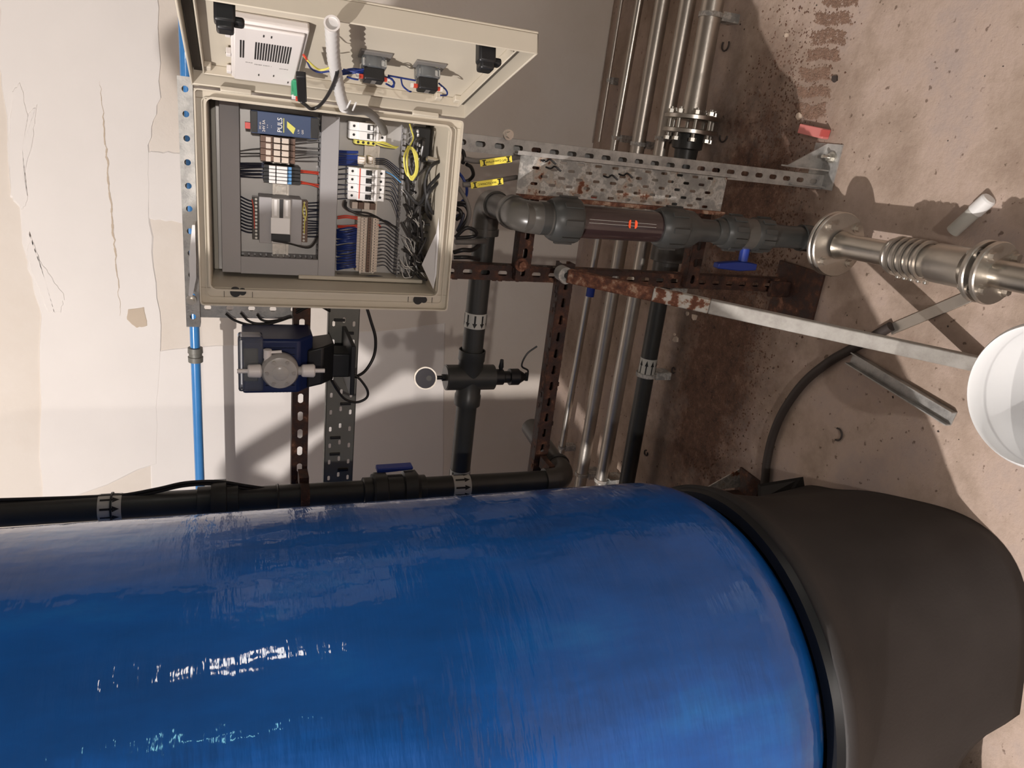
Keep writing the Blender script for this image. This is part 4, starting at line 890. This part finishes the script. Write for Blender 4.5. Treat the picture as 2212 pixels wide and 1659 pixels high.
for px_, py_ in ((484, 12), (1064, 92)):
    a_, z_ = atd(px_, py_, .03); mb = MB(); dbox(mb, DW_-.036, DW_-.012, .004, .052, z_-.015, z_+.014); dbox(mb, DW_-.040, DW_-.014, .040, .062, z_-.013, z_+.011); dbox(mb, DW_-.036, DW_-.018, .040, .052, z_-.027, z_-.010); mb.build('latch_hook', X['black'], do, bevel=.004)
    mb = MB().cyl(dpt(DW_-.035, z_, -.004), dpt(DW_-.035, z_, -.012), .014, n=24); mb.build('lock_boss', X['black'], do)
for z_ in (DZ0+.07, DZ0+.03, DZ1-.07, DZ1-.03):
    mb = MB(); dbox(mb, .033, .052, 0, .012, z_-.007, z_+.007); mb.build('moulded_boss', X['beige'], do, bevel=.002)
for z_ in (.085, .455):
    mb = MB(); dbox(mb, .0, .016, .030, .040, z_-.028, z_+.028); mb.build('hinge_leaf', X['beige'], do, bevel=.002)
    MB().cyl((BW+.004, -.004, z_-.028), (BW+.004, -.004, z_+.028), .006, n=16).build('hinge_pin', X['beige'], do)
mb = MB()
for k in range(2):
    for j in range(3):
        z_ = DZ1-.05-k*.0; 
        a_, z_ = atd(489+k*4+j*4, 62+j*50, 0); mb.tube([dpt(a_, z_, .001), dpt(a_+.012, z_+.003, .006), dpt(a_+.02, z_-.003, .002)], .0016, 6)
mb.build('moulding_rib', X['beiged'], do)
# operator unit on the door
h = .022
a1_, zt_ = atd(495, 52, h); a2_, zb_ = atd(667, 78, h); a3_, _ = atd(500, 172, h); a4_, z4 = atd(633, 188, h)
at_, ab_ = (a1_+a2_)/2, (a3_+a4_)/2; zt_, zb_ = (zt_+atd(502, 172, h)[1])/2, (zb_+z4)/2-.004
hm = thing('operator_unit', 'white ventilated back of a panel mounted control unit inside the door', 'control unit', dpt((at_+ab_)/2, (zt_+zb_)/2, 0))
mb = MB(); dbox(mb, ab_-.004, at_, 0, .016, zb_, zt_); mb.build('housing', X['offw'], hm, bevel=.003)
mb = MB(); dbox(mb, ab_+.004, at_-.005, .016, h, zb_+.006, zt_-.004); mb.build('raised_back', X['offw'], hm, bevel=.003)
Wd = at_-ab_; Hu = zt_-zb_
mb = MB()
for k in range(14):
    z_ = zt_-Hu*.33-k*Hu*.0355; dbox(mb, ab_+Wd*.48, ab_+Wd*.78, h-.001, h+.0006, z_-.0012, z_+.0012)
for k in range(2):
    z_ = zt_-Hu*.13-k*Hu*.0355; dbox(mb, ab_+Wd*.48, ab_+Wd*.78, h-.001, h+.0006, z_-.0012, z_+.0012)
mb.build('vent_slots', X['black'], hm, flat=True)
mb = MB()
for z_, aa in ((zt_-Hu*.42, .88), (zt_-Hu*.52, .88), (zt_-Hu*.40, .16), (zt_-Hu*.62, .18), (zb_+Hu*.15, .08)): dbox(mb, ab_+Wd*aa, ab_+Wd*aa+.009, h-.001, h+.0006, z_-.001, z_+.001)
mb.build('clip_slots', X['black'], hm, flat=True)
for z_, aa, s_ in ((zt_-Hu*.25, .40, 'DIAG'), (zt_-Hu*.45, .38, 'RS485 COM 1'), (zt_-Hu*.75, .36, '24VDC')): text('printed_legend', s_, .005, dpt(ab_+Wd*aa, z_, h), V((0, 0, -1)), dv_, X['cableg'], hm)
for k in range(3):
    mb = MB(); a_ = ab_+Wd*(.75-k*.34); dbox(mb, a_-.007, a_+.007, .004, .016, zt_, zt_+.008); mb.build('panel_clamp', X['offw'], hm, bevel=.001)
zc_ = zb_+.002
mb = MB(); dbox(mb, ab_+.052, ab_+.070, .03, .052, zc_-.006, zc_+.012); mb.build('green_plug', X['grn'], hm, bevel=.001)
mb = MB(); dbox(mb, ab_+.036, ab_+.056, .03, .055, zc_-.010, zc_+.010); mb.build('white_socket', X['white'], hm, bevel=.001)
mb = MB(); dbox(mb, ab_+.052, ab_+.062, .05, .062, zc_-.008, zc_+.004); mb.build('red_plug', X['redw'], hm, bevel=.001)
mb = MB(); q0 = dpt(ab_+.036, zc_-.001, .058); q1 = at(651, 218, 'y', -.04)
dd = thing('data_connector', 'black data plug with green side hanging from the control unit and its looping lead', 'plug', q0)
ca, cb_ = atd(650, 160, .06), atd(653, 215, .075)
A_ = dpt(ca[0], ca[1], .06); B_ = dpt(cb_[0], cb_[1], .075)
mb = MB(); L_ = (B_-A_); uu = L_.normalized(); sd = uu.cross(dn).normalized(); mb.box((A_+B_)/2, (L_.length, .016, .011), (uu, sd, uu.cross(sd))); mb.cyl(B_, B_+uu*.012, .0065, .0035, n=12); mb.build('plug_body', X['black'], dd, bevel=.002)
mb = MB(); mb.box((A_*.45+B_*.55)+ez*.009, (L_.length*.6, .010, .004), (uu, sd, uu.cross(sd))); mb.build('green_side', X['grn'], dd, bevel=.001)
def dline(pts): return [dpt(*atd(a, b, c), c) for a, b, c in pts]
E_ = B_+uu*.012
MB().tube([E_]+dline([(662, 228, .075), (672, 235, .07), (688, 230, .065), (704, 212, .06), (719, 185, .06), (728, 158, .06), (727, 140, .045)]), .0032, 10).build('lead', X['cable'], dd)
yw = thing('supply_wires', 'yellow, red and blue wires from the control unit to the sleeve on the door', 'wire', dpt(*atd(660, 120, .05), .05))
MB().tube(dline([(657, 122, .055), (672, 138, .06), (688, 150, .06), (704, 149, .058), (722, 140, .05)]), .0016, 8).build('wire', X['yelg'], yw)
MB().tube(dline([(663, 132, .05), (672, 148, .045), (690, 156, .045), (712, 154, .045)]), .0016, 8).build('wire', X['bluew'], yw)
MB().tube(dline([(655, 118, .056), (660, 124, .058), (664, 131, .055)]), .002, 8).build('wire', X['redw'], yw)
# white spiral sleeve carrying the door wiring
sv = thing('cable_sleeve', 'white spiral wrapped cable sleeve running down the inside of the door', 'cable', dpt(*atd(745, 235, .04), .04))
P = dline([(717, 52, .05), (718, 85, .05), (720, 120, .05), (724, 148, .05), (730, 180, .05), (737, 212, .055), (744, 232, .06)])
def wrap(P, r0, r1, n, per):
    Q = []
    for i in range(len(P)-1):
        for k in range(per): Q.append(P[i].lerp(P[i+1], k/per))
    Q.append(P[-1]); return MB().tube(Q, [r0 if i % 2 else r1 for i in range(len(Q))], n, smooth=False)
Q = MB().tube(P, .0125, 6); 
S_ = [sum(Q.v[i*6:(i+1)*6], V((0, 0, 0)))/6 for i in range(len(Q.v)//6)]
wrap(S_, .0082, .0108, 20, 1).build('spiral_wrap', X['wrapw'], sv, ang=80)
MB().lathe(P[0]+(P[0]-P[1]).normalized()*.001, P[0]+(P[0]-P[1]), [(0, .0105), (.002, .0115), (.002, .0088), (-.015, .0085)], 24, caps=False).build('open_end', X['offw'], sv)
P = dline([(744, 228, .06), (756, 238, .06)]) + [at(790, 240, 'y', -.03), at(812, 256, 'y', 0.0), at(824, 270, 'y', .04), at(830, 285, 'y', .09)]
MB().tube(P, .0085, 14).build('grey_tail', X['cableg'], sv)
for a0, b0, c0, d0 in ((750, 232, 757, 218), (762, 238, 769, 222)): 
    MB().tube(dline([(a0, b0, .066), ((a0+c0)/2, (b0+d0)/2, .07), (c0, d0, .07)]), .0018, 6).build('cable_tie', X['white'], sv)
# contact blocks behind the push buttons
for nm, cx_, cy_, lb in (('switch_block', 806, 178, 'black switch contact block on the door nearest the cable sleeve'), ('switch_block', 922, 198, 'black switch contact block on the door nearest the lower corner')):
    a_, z_ = atd(cx_, cy_, .045); t_ = thing(nm, lb, 'switch', dpt(a_, z_, 0))
    mb = MB(); dbox(mb, a_-.006, a_+.030, 0, .004, z_-.030, z_+.026); mb.build('fixing_plate', X['cableg'], t_, bevel=.001)
    mb = MB(); dbox(mb, a_-.013, a_+.017, .003, .024, z_-.022, z_+.022); mb.build('collar', X['clear'], t_, bevel=.004)
    mb = MB(); mb.cyl(dpt(a_+.001, z_, .0), dpt(a_+.001, z_, .021), .014, n=24); mb.build('barrel', X['greysteel'], t_)
    mb = MB(); dbox(mb, a_-.012, a_+.014, .022, .045, z_-.018, z_+.018); mb.build('contact_block', X['black'], t_, bevel=.003)
    mb = MB()
    for k in range(3): dbox(mb, a_-.006+k*.006, a_-.002+k*.006, .045, .0458, z_-.004, z_+.004)
    mb.build('printed_mark', X['cableg'], t_)
    for s in (-1, 1):
        mb = MB(); dbox(mb, a_-.004, a_+.002, .034, .040, z_+s*.018, z_+s*.025); o_ = mb.build('red_ferrule', X['redw'], t_)
        mb = MB(); dbox(mb, a_-.004, a_+.002, .034, .040, z_+s*.025, z_+s*.030); mb.build('white_ferrule', X['whitew'], t_)
dw = thing('door_wires', 'blue wires looping between the two switch blocks and the sleeve', 'wire', dpt(*atd(880, 172, .03), .03))
for pts in ([(738, 155, .03), (760, 150, .03), (785, 152, .028)], [(738, 160, .03), (765, 156, .032), (785, 157, .03)], [(742, 150, .03), (762, 154, .035), (786, 149, .03)], [(750, 166, .04), (762, 170, .045), (774, 172, .045)], [(834, 181, .045), (850, 188, .045), (848, 172, .04), (832, 166, .03)], [(838, 163, .03), (865, 168, .03), (898, 174, .03)], [(866, 168, .03), (870, 185, .035), (882, 196, .045), (888, 198, .045)], [(948, 180, .03), (964, 195, .035), (965, 205, .04), (952, 206, .045)], [(838, 165, .03), (852, 178, .04), (846, 188, .045)]):
    MB().tube(dline(pts), .0016 if pts[0][0] > 740 else .0026, 8).build('wire', X['bluew'], dw)
# white top label rail pieces seen above the cabinet body
# ================================================================= CABLES UNDER THE CABINET
def gl(px_, py_, yy, lb):
    p = at(px_, py_, 'y', yy); p.z = .006
    t_ = thing('cable_gland', lb, 'gland', p); MB().lathe(p, p-ez, [(0, .017), (.005, .017), (.006, .014), (.014, .013), (.019, .008)], 24).build('gland_cap', X['cream'], t_, ang=50); return t_
gl(1000, 340, .10, 'cream cable gland under the cabinet nearest the galvanised post'); gl(997, 399, .10, 'second cream cable gland under the cabinet')
def cab_(nm, lb, pts, r, m, cat='cable', n=12):
    P = [at(a, b, 'y', c) for a, b, c in pts]; t_ = thing(nm, lb, cat, P[-1]); MB().tube(P, r, n).build('sheath', X[m], t_); return t_, P
def lab(px0, px1, yy, s, mirror_end, lb):
    A_ = at(*px0, 'y', yy); B_ = at(*px1, 'y', yy); U = (A_-B_).normalized(); w_ = .0075; T_ = U.cross(ey).normalized()
    L_ = (A_-B_).length; c = (A_+B_)/2
    t_ = thing('cable_label', lb, 'label', B_)
    MB().box(c, (L_, .0012, w_*2), (U, ey, T_)).build('label_plate', X['yel'], t_, bevel=.0008)
    text('lettering', s, .0068, c-ey*.0007, U, -T_ if T_.x > 0 else T_, X['ink'], t_)
    for e_ in (-1, 1):
        q = c+U*e_*(L_/2-.010); MB().box(q-ey*.0012, (.003, .002, .011), (U, ey, T_)).box(q-ey*.0012+T_*.0055, (.009, .002, .002), (U, ey, T_)).box(q-ey*.0012-T_*.0055, (.009, .002, .002), (U, ey, T_)).build('tie_end', X['ink'], t_)
    return t_
cab_('supply_cable', 'grey cable with the upper yellow label, from the gland by the clean post', [(1002, 343, .10), (1030, 348, .10), (1070, 345, .12), (1110, 341, .16), (1125, 338, .20)], .0062, 'cableg')
cab_('supply_cable', 'grey cable with the lower yellow label ending behind the tray', [(1000, 399, .10), (1025, 398, .10), (1060, 393, .12), (1092, 387, .16), (1115, 383, .20)], .0062, 'cableg')
lab((1037, 353), (1106, 343), .088, 'WT Control Panel', 1, 'upper yellow cable label tied to a grey cable')
lab((1017, 401), (1087, 391), .088, 'WATGCP004-C', 1, 'lower yellow cable label tied to a grey cable')
for k, (pts, r, m) in enumerate((
    ([(985, 330, .12), (998, 326, .11), (1003, 340, .10), (1000, 352, .11)], .005, 'cable'),
    ([(1008, 355, .10), (1018, 362, .11), (1022, 378, .12), (1012, 390, .13), (1000, 392, .13)], .0045, 'cable'),
    ([(990, 372, .12), (1000, 385, .11), (1008, 405, .11), (1006, 425, .12), (994, 440, .13)], .0035, 'bluew'),
    ([(990, 405, .12), (1000, 420, .11), (1010, 440, .11), (1014, 462, .11), (1008, 486, .12), (988, 508, .13)], .005, 'cableg'),
    ([(985, 438, .12), (1000, 437, .11), (1012, 439, .11)], .003, 'cable'),
    ([(984, 450, .13), (994, 456, .12), (996, 466, .12), (986, 474, .13)], .005, 'cable'),
    ([(988, 500, .13), (1005, 480, .12), (1012, 460, .12), (1004, 444, .12), (988, 442, .13)], .0045, 'cable'),
    ([(984, 512, .12), (1004, 494, .11), (1018, 494, .11), (1029, 503, .12), (1020, 511, .13), (984, 514, .13)], .0045, 'cable'),
    ([(980, 545, .12), (1000, 540, .11), (1020, 540, .13), (1034, 530, .2)], .0055, 'cable'),
    ([(980, 556, .12), (1010, 556, .12), (1034, 560, .24)], .0050, 'cable'),
    ([(988, 498, .13), (998, 476, .12), (1000, 462, .12), (984, 468, .13)], .004, 'dkw'),
    ([(984, 522, .14), (1024, 522, .16), (1050, 520, .3)], .0075, 'cableg'))):
    lbs = ('short black lead hooked at the first gland', 'black lead bowing between the two glands', 'dark blue lead below the second gland', 'wide grey cable loop under the cabinet', 'black tie across the cable loops', 'smallest black loop against the cabinet underside', 'black cable loop crossing the grey one', 'flat black loop reaching the grey elbow', 'black cable running behind the elbow', 'lowest straight black cable above the rusty rail', 'dark thin loop within the cable loops', 'thick grey conduit leaving the cabinet underside')
    cab_('bottom_cable', lbs[k], pts, r, m)
t_, _ = cab_('pump_cable', 'thin black cable hanging from the cabinet to the pump bracket', [(788, 650, .15), (800, 690, .15), (811, 730, .15), (808, 768, .15), (790, 800, .14), (768, 815, .12)], .0038, 'cable')
cab_('pump_lead', 'black lead looping below the pump bracket', [(716, 822, .09), (728, 842, .10), (745, 862, .11), (770, 869, .12), (791, 860, .12), (794, 844, .12), (780, 822, .12), (766, 810, .12)], .0032, 'cable')
for k, pts in enumerate(([(488, 678, .2), (505, 691, .19), (535, 701, .18), (570, 702, .18), (605, 693, .19), (630, 684, .2)], [(520, 676, .2), (535, 692, .19), (556, 699, .185), (590, 697, .19)], [(556, 680, .2), (564, 690, .19), (580, 694, .19), (610, 690, .2)], [(640, 676, .2), (670, 662, .19), (700, 662, .19), (712, 668, .24)], [(640, 670, .2), (680, 658, .19), (712, 672, .24)])):
    cab_('small_cable', ('longest thin black cable sagging below the short grey post', 'middle thin black cable below the short grey post', 'shortest thin black cable below the short grey post', 'thin black cable crossing from the rusty rail to the channel', 'second thin cable crossing beside it to the channel')[k], pts, .003, 'cable')
# ================================================================= DOSING PUMP
pump = thing('dosing_pump', 'blue dosing pump with a round milky head on a black bracket', 'pump', at(745, 790, 'y', .12))
yb_ = .20
q = RC(523, 724, 672, 838, .095)
xa, xb, za, zb2 = q
MB().prism([(xa, .06, zb2), (xa, .06, za+.03), (xa, .10, za-.004), (xa, yb_-.01, za-.004), (xa, yb_-.01, zb2)], (xb-xa, 0, 0)).build('casing', X['bluepump'], pump, bevel=.006)
for k in range(7):
    x_ = xa+.02+(xb-xa-.04)*k/6; MB().bb(x_-.0015, x_+.0015, .052, .07, za+.04, zb2-.05).build('cooling_fin', X['bluepump'], pump)
q2 = RC(514, 722, 568, 838, .062); MB().bb(q2[0], q2[1], .035, .085, q2[2], q2[3]).build('clear_cover', X['clear'], pump, bevel=.006)
MB().bb(q2[0]+.02, q2[1]-.03, .058, .066, q2[2]+.01, q2[3]-.012).build('control_panel', X['greysteel'], pump, bevel=.003)
mb = MB(); p = at(606, 806, 'y', .01); 
mb.lathe((p.x, .008, p.z), (p.x, 1, p.z), [(0, .028), (.002, .036), (.012, .041), (.03, .041), (.05, .032)], 48); mb.build('pump_head', X['milky'], pump, ang=40)
MB().lathe((p.x, .004, p.z), (p.x, 1, p.z), [(0, .012), (.003, .018), (.006, .018)], 32).build('head_boss', X['milky'], pump)
for k in range(6):
    an = math.pi/6+math.pi/3*k; MB().cyl((p.x+.029*math.cos(an), .006, p.z+.029*math.sin(an)), (p.x+.029*math.cos(an), .012, p.z+.029*math.sin(an)), .0045, n=6).build('head_screw', X['inoxd'], pump)
for s, (a0, a1) in ((1, (535, 565)), (-1, (651, 680))):
    ZA, ZB = at(a0, 810, 'y', .025).z, at(a1, 810, 'y', .025).z; zl, zh = min(ZA, ZB), max(ZA, ZB)
    mb = MB().lathe((p.x, .025, zl), (p.x, .025, zh), [(0, .0125), (.003, .0155), ((zh-zl)-.003, .0145), ((zh-zl), .012)], 28); mb.build('hose_nut', X['offw'], pump)
    zz = zh if s > 0 else zl; MB().cyl((p.x, .025, zz-s*.0), (p.x, .025, zz+s*.022), .005, n=16).build('hose_stub', X['offw'], pump)
    ze = zl if s > 0 else zh; MB().cyl((p.x, .025, ze), (p.x, .025, ze-s*.022), .010, n=20).build('neck', X['milky'], pump)
pv = at(578, 768, 'y', .03); mb = MB().cyl((pv.x, .03, pv.z), (p.x, .028, p.z+.03), .007, n=16).cyl((pv.x-.006, .03, pv.z), (pv.x+.014, .03, pv.z), .009, n=18).tube([(pv.x+.008, .028, pv.z), (pv.x+.010, .028, pv.z-.03)], .0035, 10); mb.build('bleed_valve', X['offw'], pump)
q = RC(662, 742, 722, 832, .10); MB().prism([(q[0], .08, q[3]), (q[0]+.01, .08, q[2]+.03), (q[0]+.01, .11, q[2]), (q[0]+.01, .19, q[2]), (q[0], .19, q[3])], (q[1]-q[0]-.012, 0, 0)).build('black_base', X['black'], pump, bevel=.004)
MB().bb(q[0]+.016, q[1]-.03, .11, .18, q[2]-.045, q[2]+.01).build('stand_column', X['black'], pump, bevel=.003)
q = RC(753, 742, 768, 846, .10); MB().bb(q[0], q[1], .075, .25, (q[2]+q[3])/2-.004, (q[2]+q[3])/2+.007).build('bracket_plate', X['black'], pump, bevel=.002)
for k in range(5):
    x_ = p.x-.03+k*.008; MB().cyl((xa-.002, .09, p.z-.02+k*.008), (xa-.010, .09, p.z-.02+k*.008), .002, .0006, n=6).build('rib_tip', X['black'], pump)
# ================================================================= FLOOR THINGS
P3 = [at(2212, 700, 'z', -.9), at(2212, 1010, 'z', -.9), at(2085, 860, 'z', -.9)]
ax_, ay_ = P3[0].x, P3[0].y; bx, by_ = P3[1].x, P3[1].y; cx_, cy_ = P3[2].x, P3[2].y
D_ = 2*(ax_*(by_-cy_)+bx*(cy_-ay_)+cx_*(ay_-by_)); 
ux = ((ax_**2+ay_**2)*(by_-cy_)+(bx**2+by_**2)*(cy_-ay_)+(cx_**2+cy_**2)*(ay_-by_))/D_; uy = ((ax_**2+ay_**2)*(cx_-bx)+(bx**2+by_**2)*(ax_-cx_)+(cx_**2+cy_**2)*(bx-ax_))/D_
R_ = math.hypot(ax_-ux, ay_-uy); print('bucket', ux, uy, R_)
bu = thing('bucket', 'white plastic bucket at the right edge of the photo', 'bucket', (ux, uy, FZ))
MB().lathe((ux, uy, FZ), (ux, uy, 0), [(0, R_*.82), (.27, R_*.965), (.275, R_*1.02), (.29, R_*1.02), (.297, R_*.99), (.30, R_*.97), (.295, R_*.95), (.27, R_*.94), (.02, R_*.79), (.015, .005)], 72).build('bucket_shell', X['bucket'], bu, ang=50)
MB().tube([(ux+R_*1.01*math.cos(t_), uy+R_*1.01*math.sin(t_), -.93-.10*math.sin((t_-.2)/math.pi*math.pi)) for t_ in [-.2+math.pi*k/12*-1 for k in range(13)]], .003, 8).build('bucket_handle', X['inox'], bu)
def fl_(px_, py_, h=0): return at(px_, py_, 'z', FZ+h)
hz_ = thing('floor_hose', 'dark rubber hose curving over the floor behind the tank base', 'hose', fl_(1690, 890))
MB().tube([fl_(a, b, .014) for a, b in ((1640, 1120), (1652, 1040), (1656, 1000), (1668, 945), (1692, 888), (1735, 828), (1790, 782), (1850, 748), (1925, 705))], .0135, 14).build('hose', X['hose'], hz_)
ch = thing('channel_offcut', 'loose grey channel offcut lying on the floor before the hose', 'channel', fl_(1950, 840))
A_, B_ = fl_(1842, 772), fl_(2062, 905); u_ = (B_-A_); L_ = u_.length; u_ = u_.normalized(); s_ = ez.cross(u_)
mb = MB().box((A_+B_)/2+ez*.002, (L_, .036, .003), (u_, s_, ez))
for k in (-1, 1): mb.box((A_+B_)/2+ez*.011+s_*k*.0175, (L_, .0028, .02), (u_, s_, ez))
mb.build('channel', X['galv'], ch, flat=True)
wt = thing('white_tube', 'short grimy white tube with a clean white cap on the floor', 'tube', fl_(2095, 470))
A_, B_ = fl_(2058, 500, .015), fl_(2138, 428, .015); m_ = A_.lerp(B_, .6)
MB().cyl(A_, m_, .0165, n=24).build('tube', X['tape'], wt); MB().lathe(m_, B_, [(0, .0165), (.002, .0185), ((B_-m_).length-.004, .0185), ((B_-m_).length, .015)], 24).build('cap', X['white'], wt)
st_ = thing('steel_strip', 'pale flat strip lying on the floor under the finned coupling', 'strip', fl_(2030, 665))
A_, B_ = fl_(1926, 712), fl_(2150, 618); u_ = (B_-A_).normalized(); MB().box((A_+B_)/2+ez*.003, ((B_-A_).length, .03, .005), (u_, ez.cross(u_), ez)).build('strip', X['inoxd'], st_, bevel=.001)
rd = thing('red_offcut', 'faded red plastic piece beside the clean post foot', 'offcut', fl_(1755, 283))
A_, B_ = fl_(1728, 276, .02), fl_(1782, 288, .02); u_ = (B_-A_).normalized(); s_ = ez.cross(u_).normalized()
MB().prism([A_-ez*.02-s_*.016, A_-ez*.02+s_*.012, A_+ez*.005+s_*.012, A_+ez*.005-s_*.016], B_-A_).build('offcut', X['pink'], rd, bevel=.002); MB().box(B_+s_*.0, (.006, .02, .03), (u_, s_, ez)).build('dark_end', X['red'], rd)
rb = thing('red_clip', 'small red clip on the floor pipes behind the tray', 'clip', fl_(1288, 432)); q = fl_(1288, 434, .07); MB().box(q, (.03, .03, .05)).build('clip', X['redw'], rb, bevel=.003)
# left foot of the frame, mostly behind the tank
lf = thing('frame_foot', 'rusty slotted stub with a galvanised gusset, half hidden behind the blue tank', 'bracket', fl_(1585, 1050))
q = fl_(1588, 1058, .05)
MB().prism([at(1512, 1062, 'y', q.y), at(1597, 1014, 'y', q.y), at(1600, 1052, 'y', q.y)], (0, .004, 0)).build('gusset', X['galvold'], lf)
strut('stub', (q.x-.06, q.y-.01, FZ+.01), ez, ex, -ey, .34, X['rust'], lf)
MB().bb(q.x-.09, q.x+.06, q.y-.06, q.y+.05, FZ, FZ+.008).build('foot_plate', X['rust'], lf)
# crumbs, chips and hooks
def clip(px_, py_, r, a0, a1, lb):
    c = fl_(px_, py_, .004); t_ = thing('wire_hook', lb, 'hook', c)
    MB().tube([c+V((r*math.cos(math.radians(a0+(a1-a0)*k/8)), r*math.sin(math.radians(a0+(a1-a0)*k/8)), 0)) for k in range(9)], .0028, 6).build('hook', X['hose'], t_)
clip(1567, 97, .020, 60, 300, 'small dark hook on the floor near the top edge'); clip(1563, 293, .022, 90, 270, 'curved dark hook by the flanged pipe'); clip(1455, 800, .012, -60, 240, 'tiny dark ring beside the arrow tape pipe'); clip(1372, 992, .022, 120, 400, 'dark hook against the black pipe near the tank'); clip(1395, 978, .012, 0, 300, 'small hook near the tank by the black pipe'); clip(1808, 938, .018, 180, 380, 'faint curved scrap on the dim floor')
for k, (a, b, r) in enumerate(((1502, 685, .016), (1486, 677, .010), (1461, 733, .016), (1458, 722, .007), (1728, 250, .012), (1805, 170, .013), (1700, 76, .009))):
    c = fl_(a, b); t_ = thing('plaster_chip', ('largest pale plaster chip by the brace', 'small pale chip touching the largest one', 'notched pale chip nearest the arrow tape', 'crumb beside the notched chip', 'pale chip among the brown floor bars', 'dark flat stone beside the brown floor bars', 'small stone near the lit wall side')[k], 'chip', c)
    pts = [c+V((r*random.uniform(.6, 1.2)*math.cos(i*1.05), r*random.uniform(.6, 1.2)*math.sin(i*1.05), 0)) for i in range(6)]; MB().prism(pts, (0, 0, r*.5)).build('chip', X['hose' if k in (5,) else 'chip'], t_)
def crumbs(n, fn, s0, s1, m, nm, lb, cat):
    mb = MB()
    for _ in range(n):
        c = fn(); r = random.uniform(s0, s1)*random.uniform(.4, 1); e_ = [c+V((random.uniform(-1, 1)*r*.3+dx*r, random.uniform(-1, 1)*r*.3+dy*r, dz*r*.7)) for dx, dy, dz in ((1, 0, .2), (0, 1, .2), (-1, 0, .2), (0, -1, .2), (0, 0, 1))]
        mb.add(e_, [(0, 1, 4), (1, 2, 4), (2, 3, 4), (3, 0, 4)])
    o = mb.build(nm, X[m], None, flat=True); tag(o, lb, cat, kind='stuff'); return o
def f1_():
    while True:
        x_, y_ = random.gauss(.0, .42), random.gauss(.46, .11)
        if -.75 < x_ < 1.0 and .05 < y_ < .75: return V((x_, y_, FZ))
crumbs(7500, f1_, .0015, .006, 'dirt', 'rust_crumbs', 'dark rusty crumbs and dirt spread over the floor under the frame', 'debris')
bars = ((1815, 2, 36, 12), (1800, 40, 36, 13), (1792, 80, 34, 15), (1780, 118, 32, 12), (1762, 160, 30, 13), (1757, 198, 32, 11), (1752, 240, 28, 15))
def f2_():
    a, b, c, d = random.choice(bars); 
    u_, w_ = random.uniform(-1.15, 1.15), random.uniform(-1.15, 1.15); e_ = .12*math.sin(9*u_+a)+.12*math.sin(5*w_+b)
    u_ += e_*.6+random.gauss(0, .07); w_ += .25*math.sin(3.1*u_+b)+random.gauss(0, .1)
    return fl_(a+c*u_*.9, b+d*w_*.85)
crumbs(5200, f2_, .002, .0055, 'bandd', 'cement_bars', 'row of rough brown bars of dried cement on the floor', 'debris')
crumbs(260, lambda: V((random.uniform(-1, 1.4), random.uniform(-.7, 1.6), FZ)), .001, .005, 'hose', 'floor_specks', 'small dark specks strewn over the whole floor', 'debris')
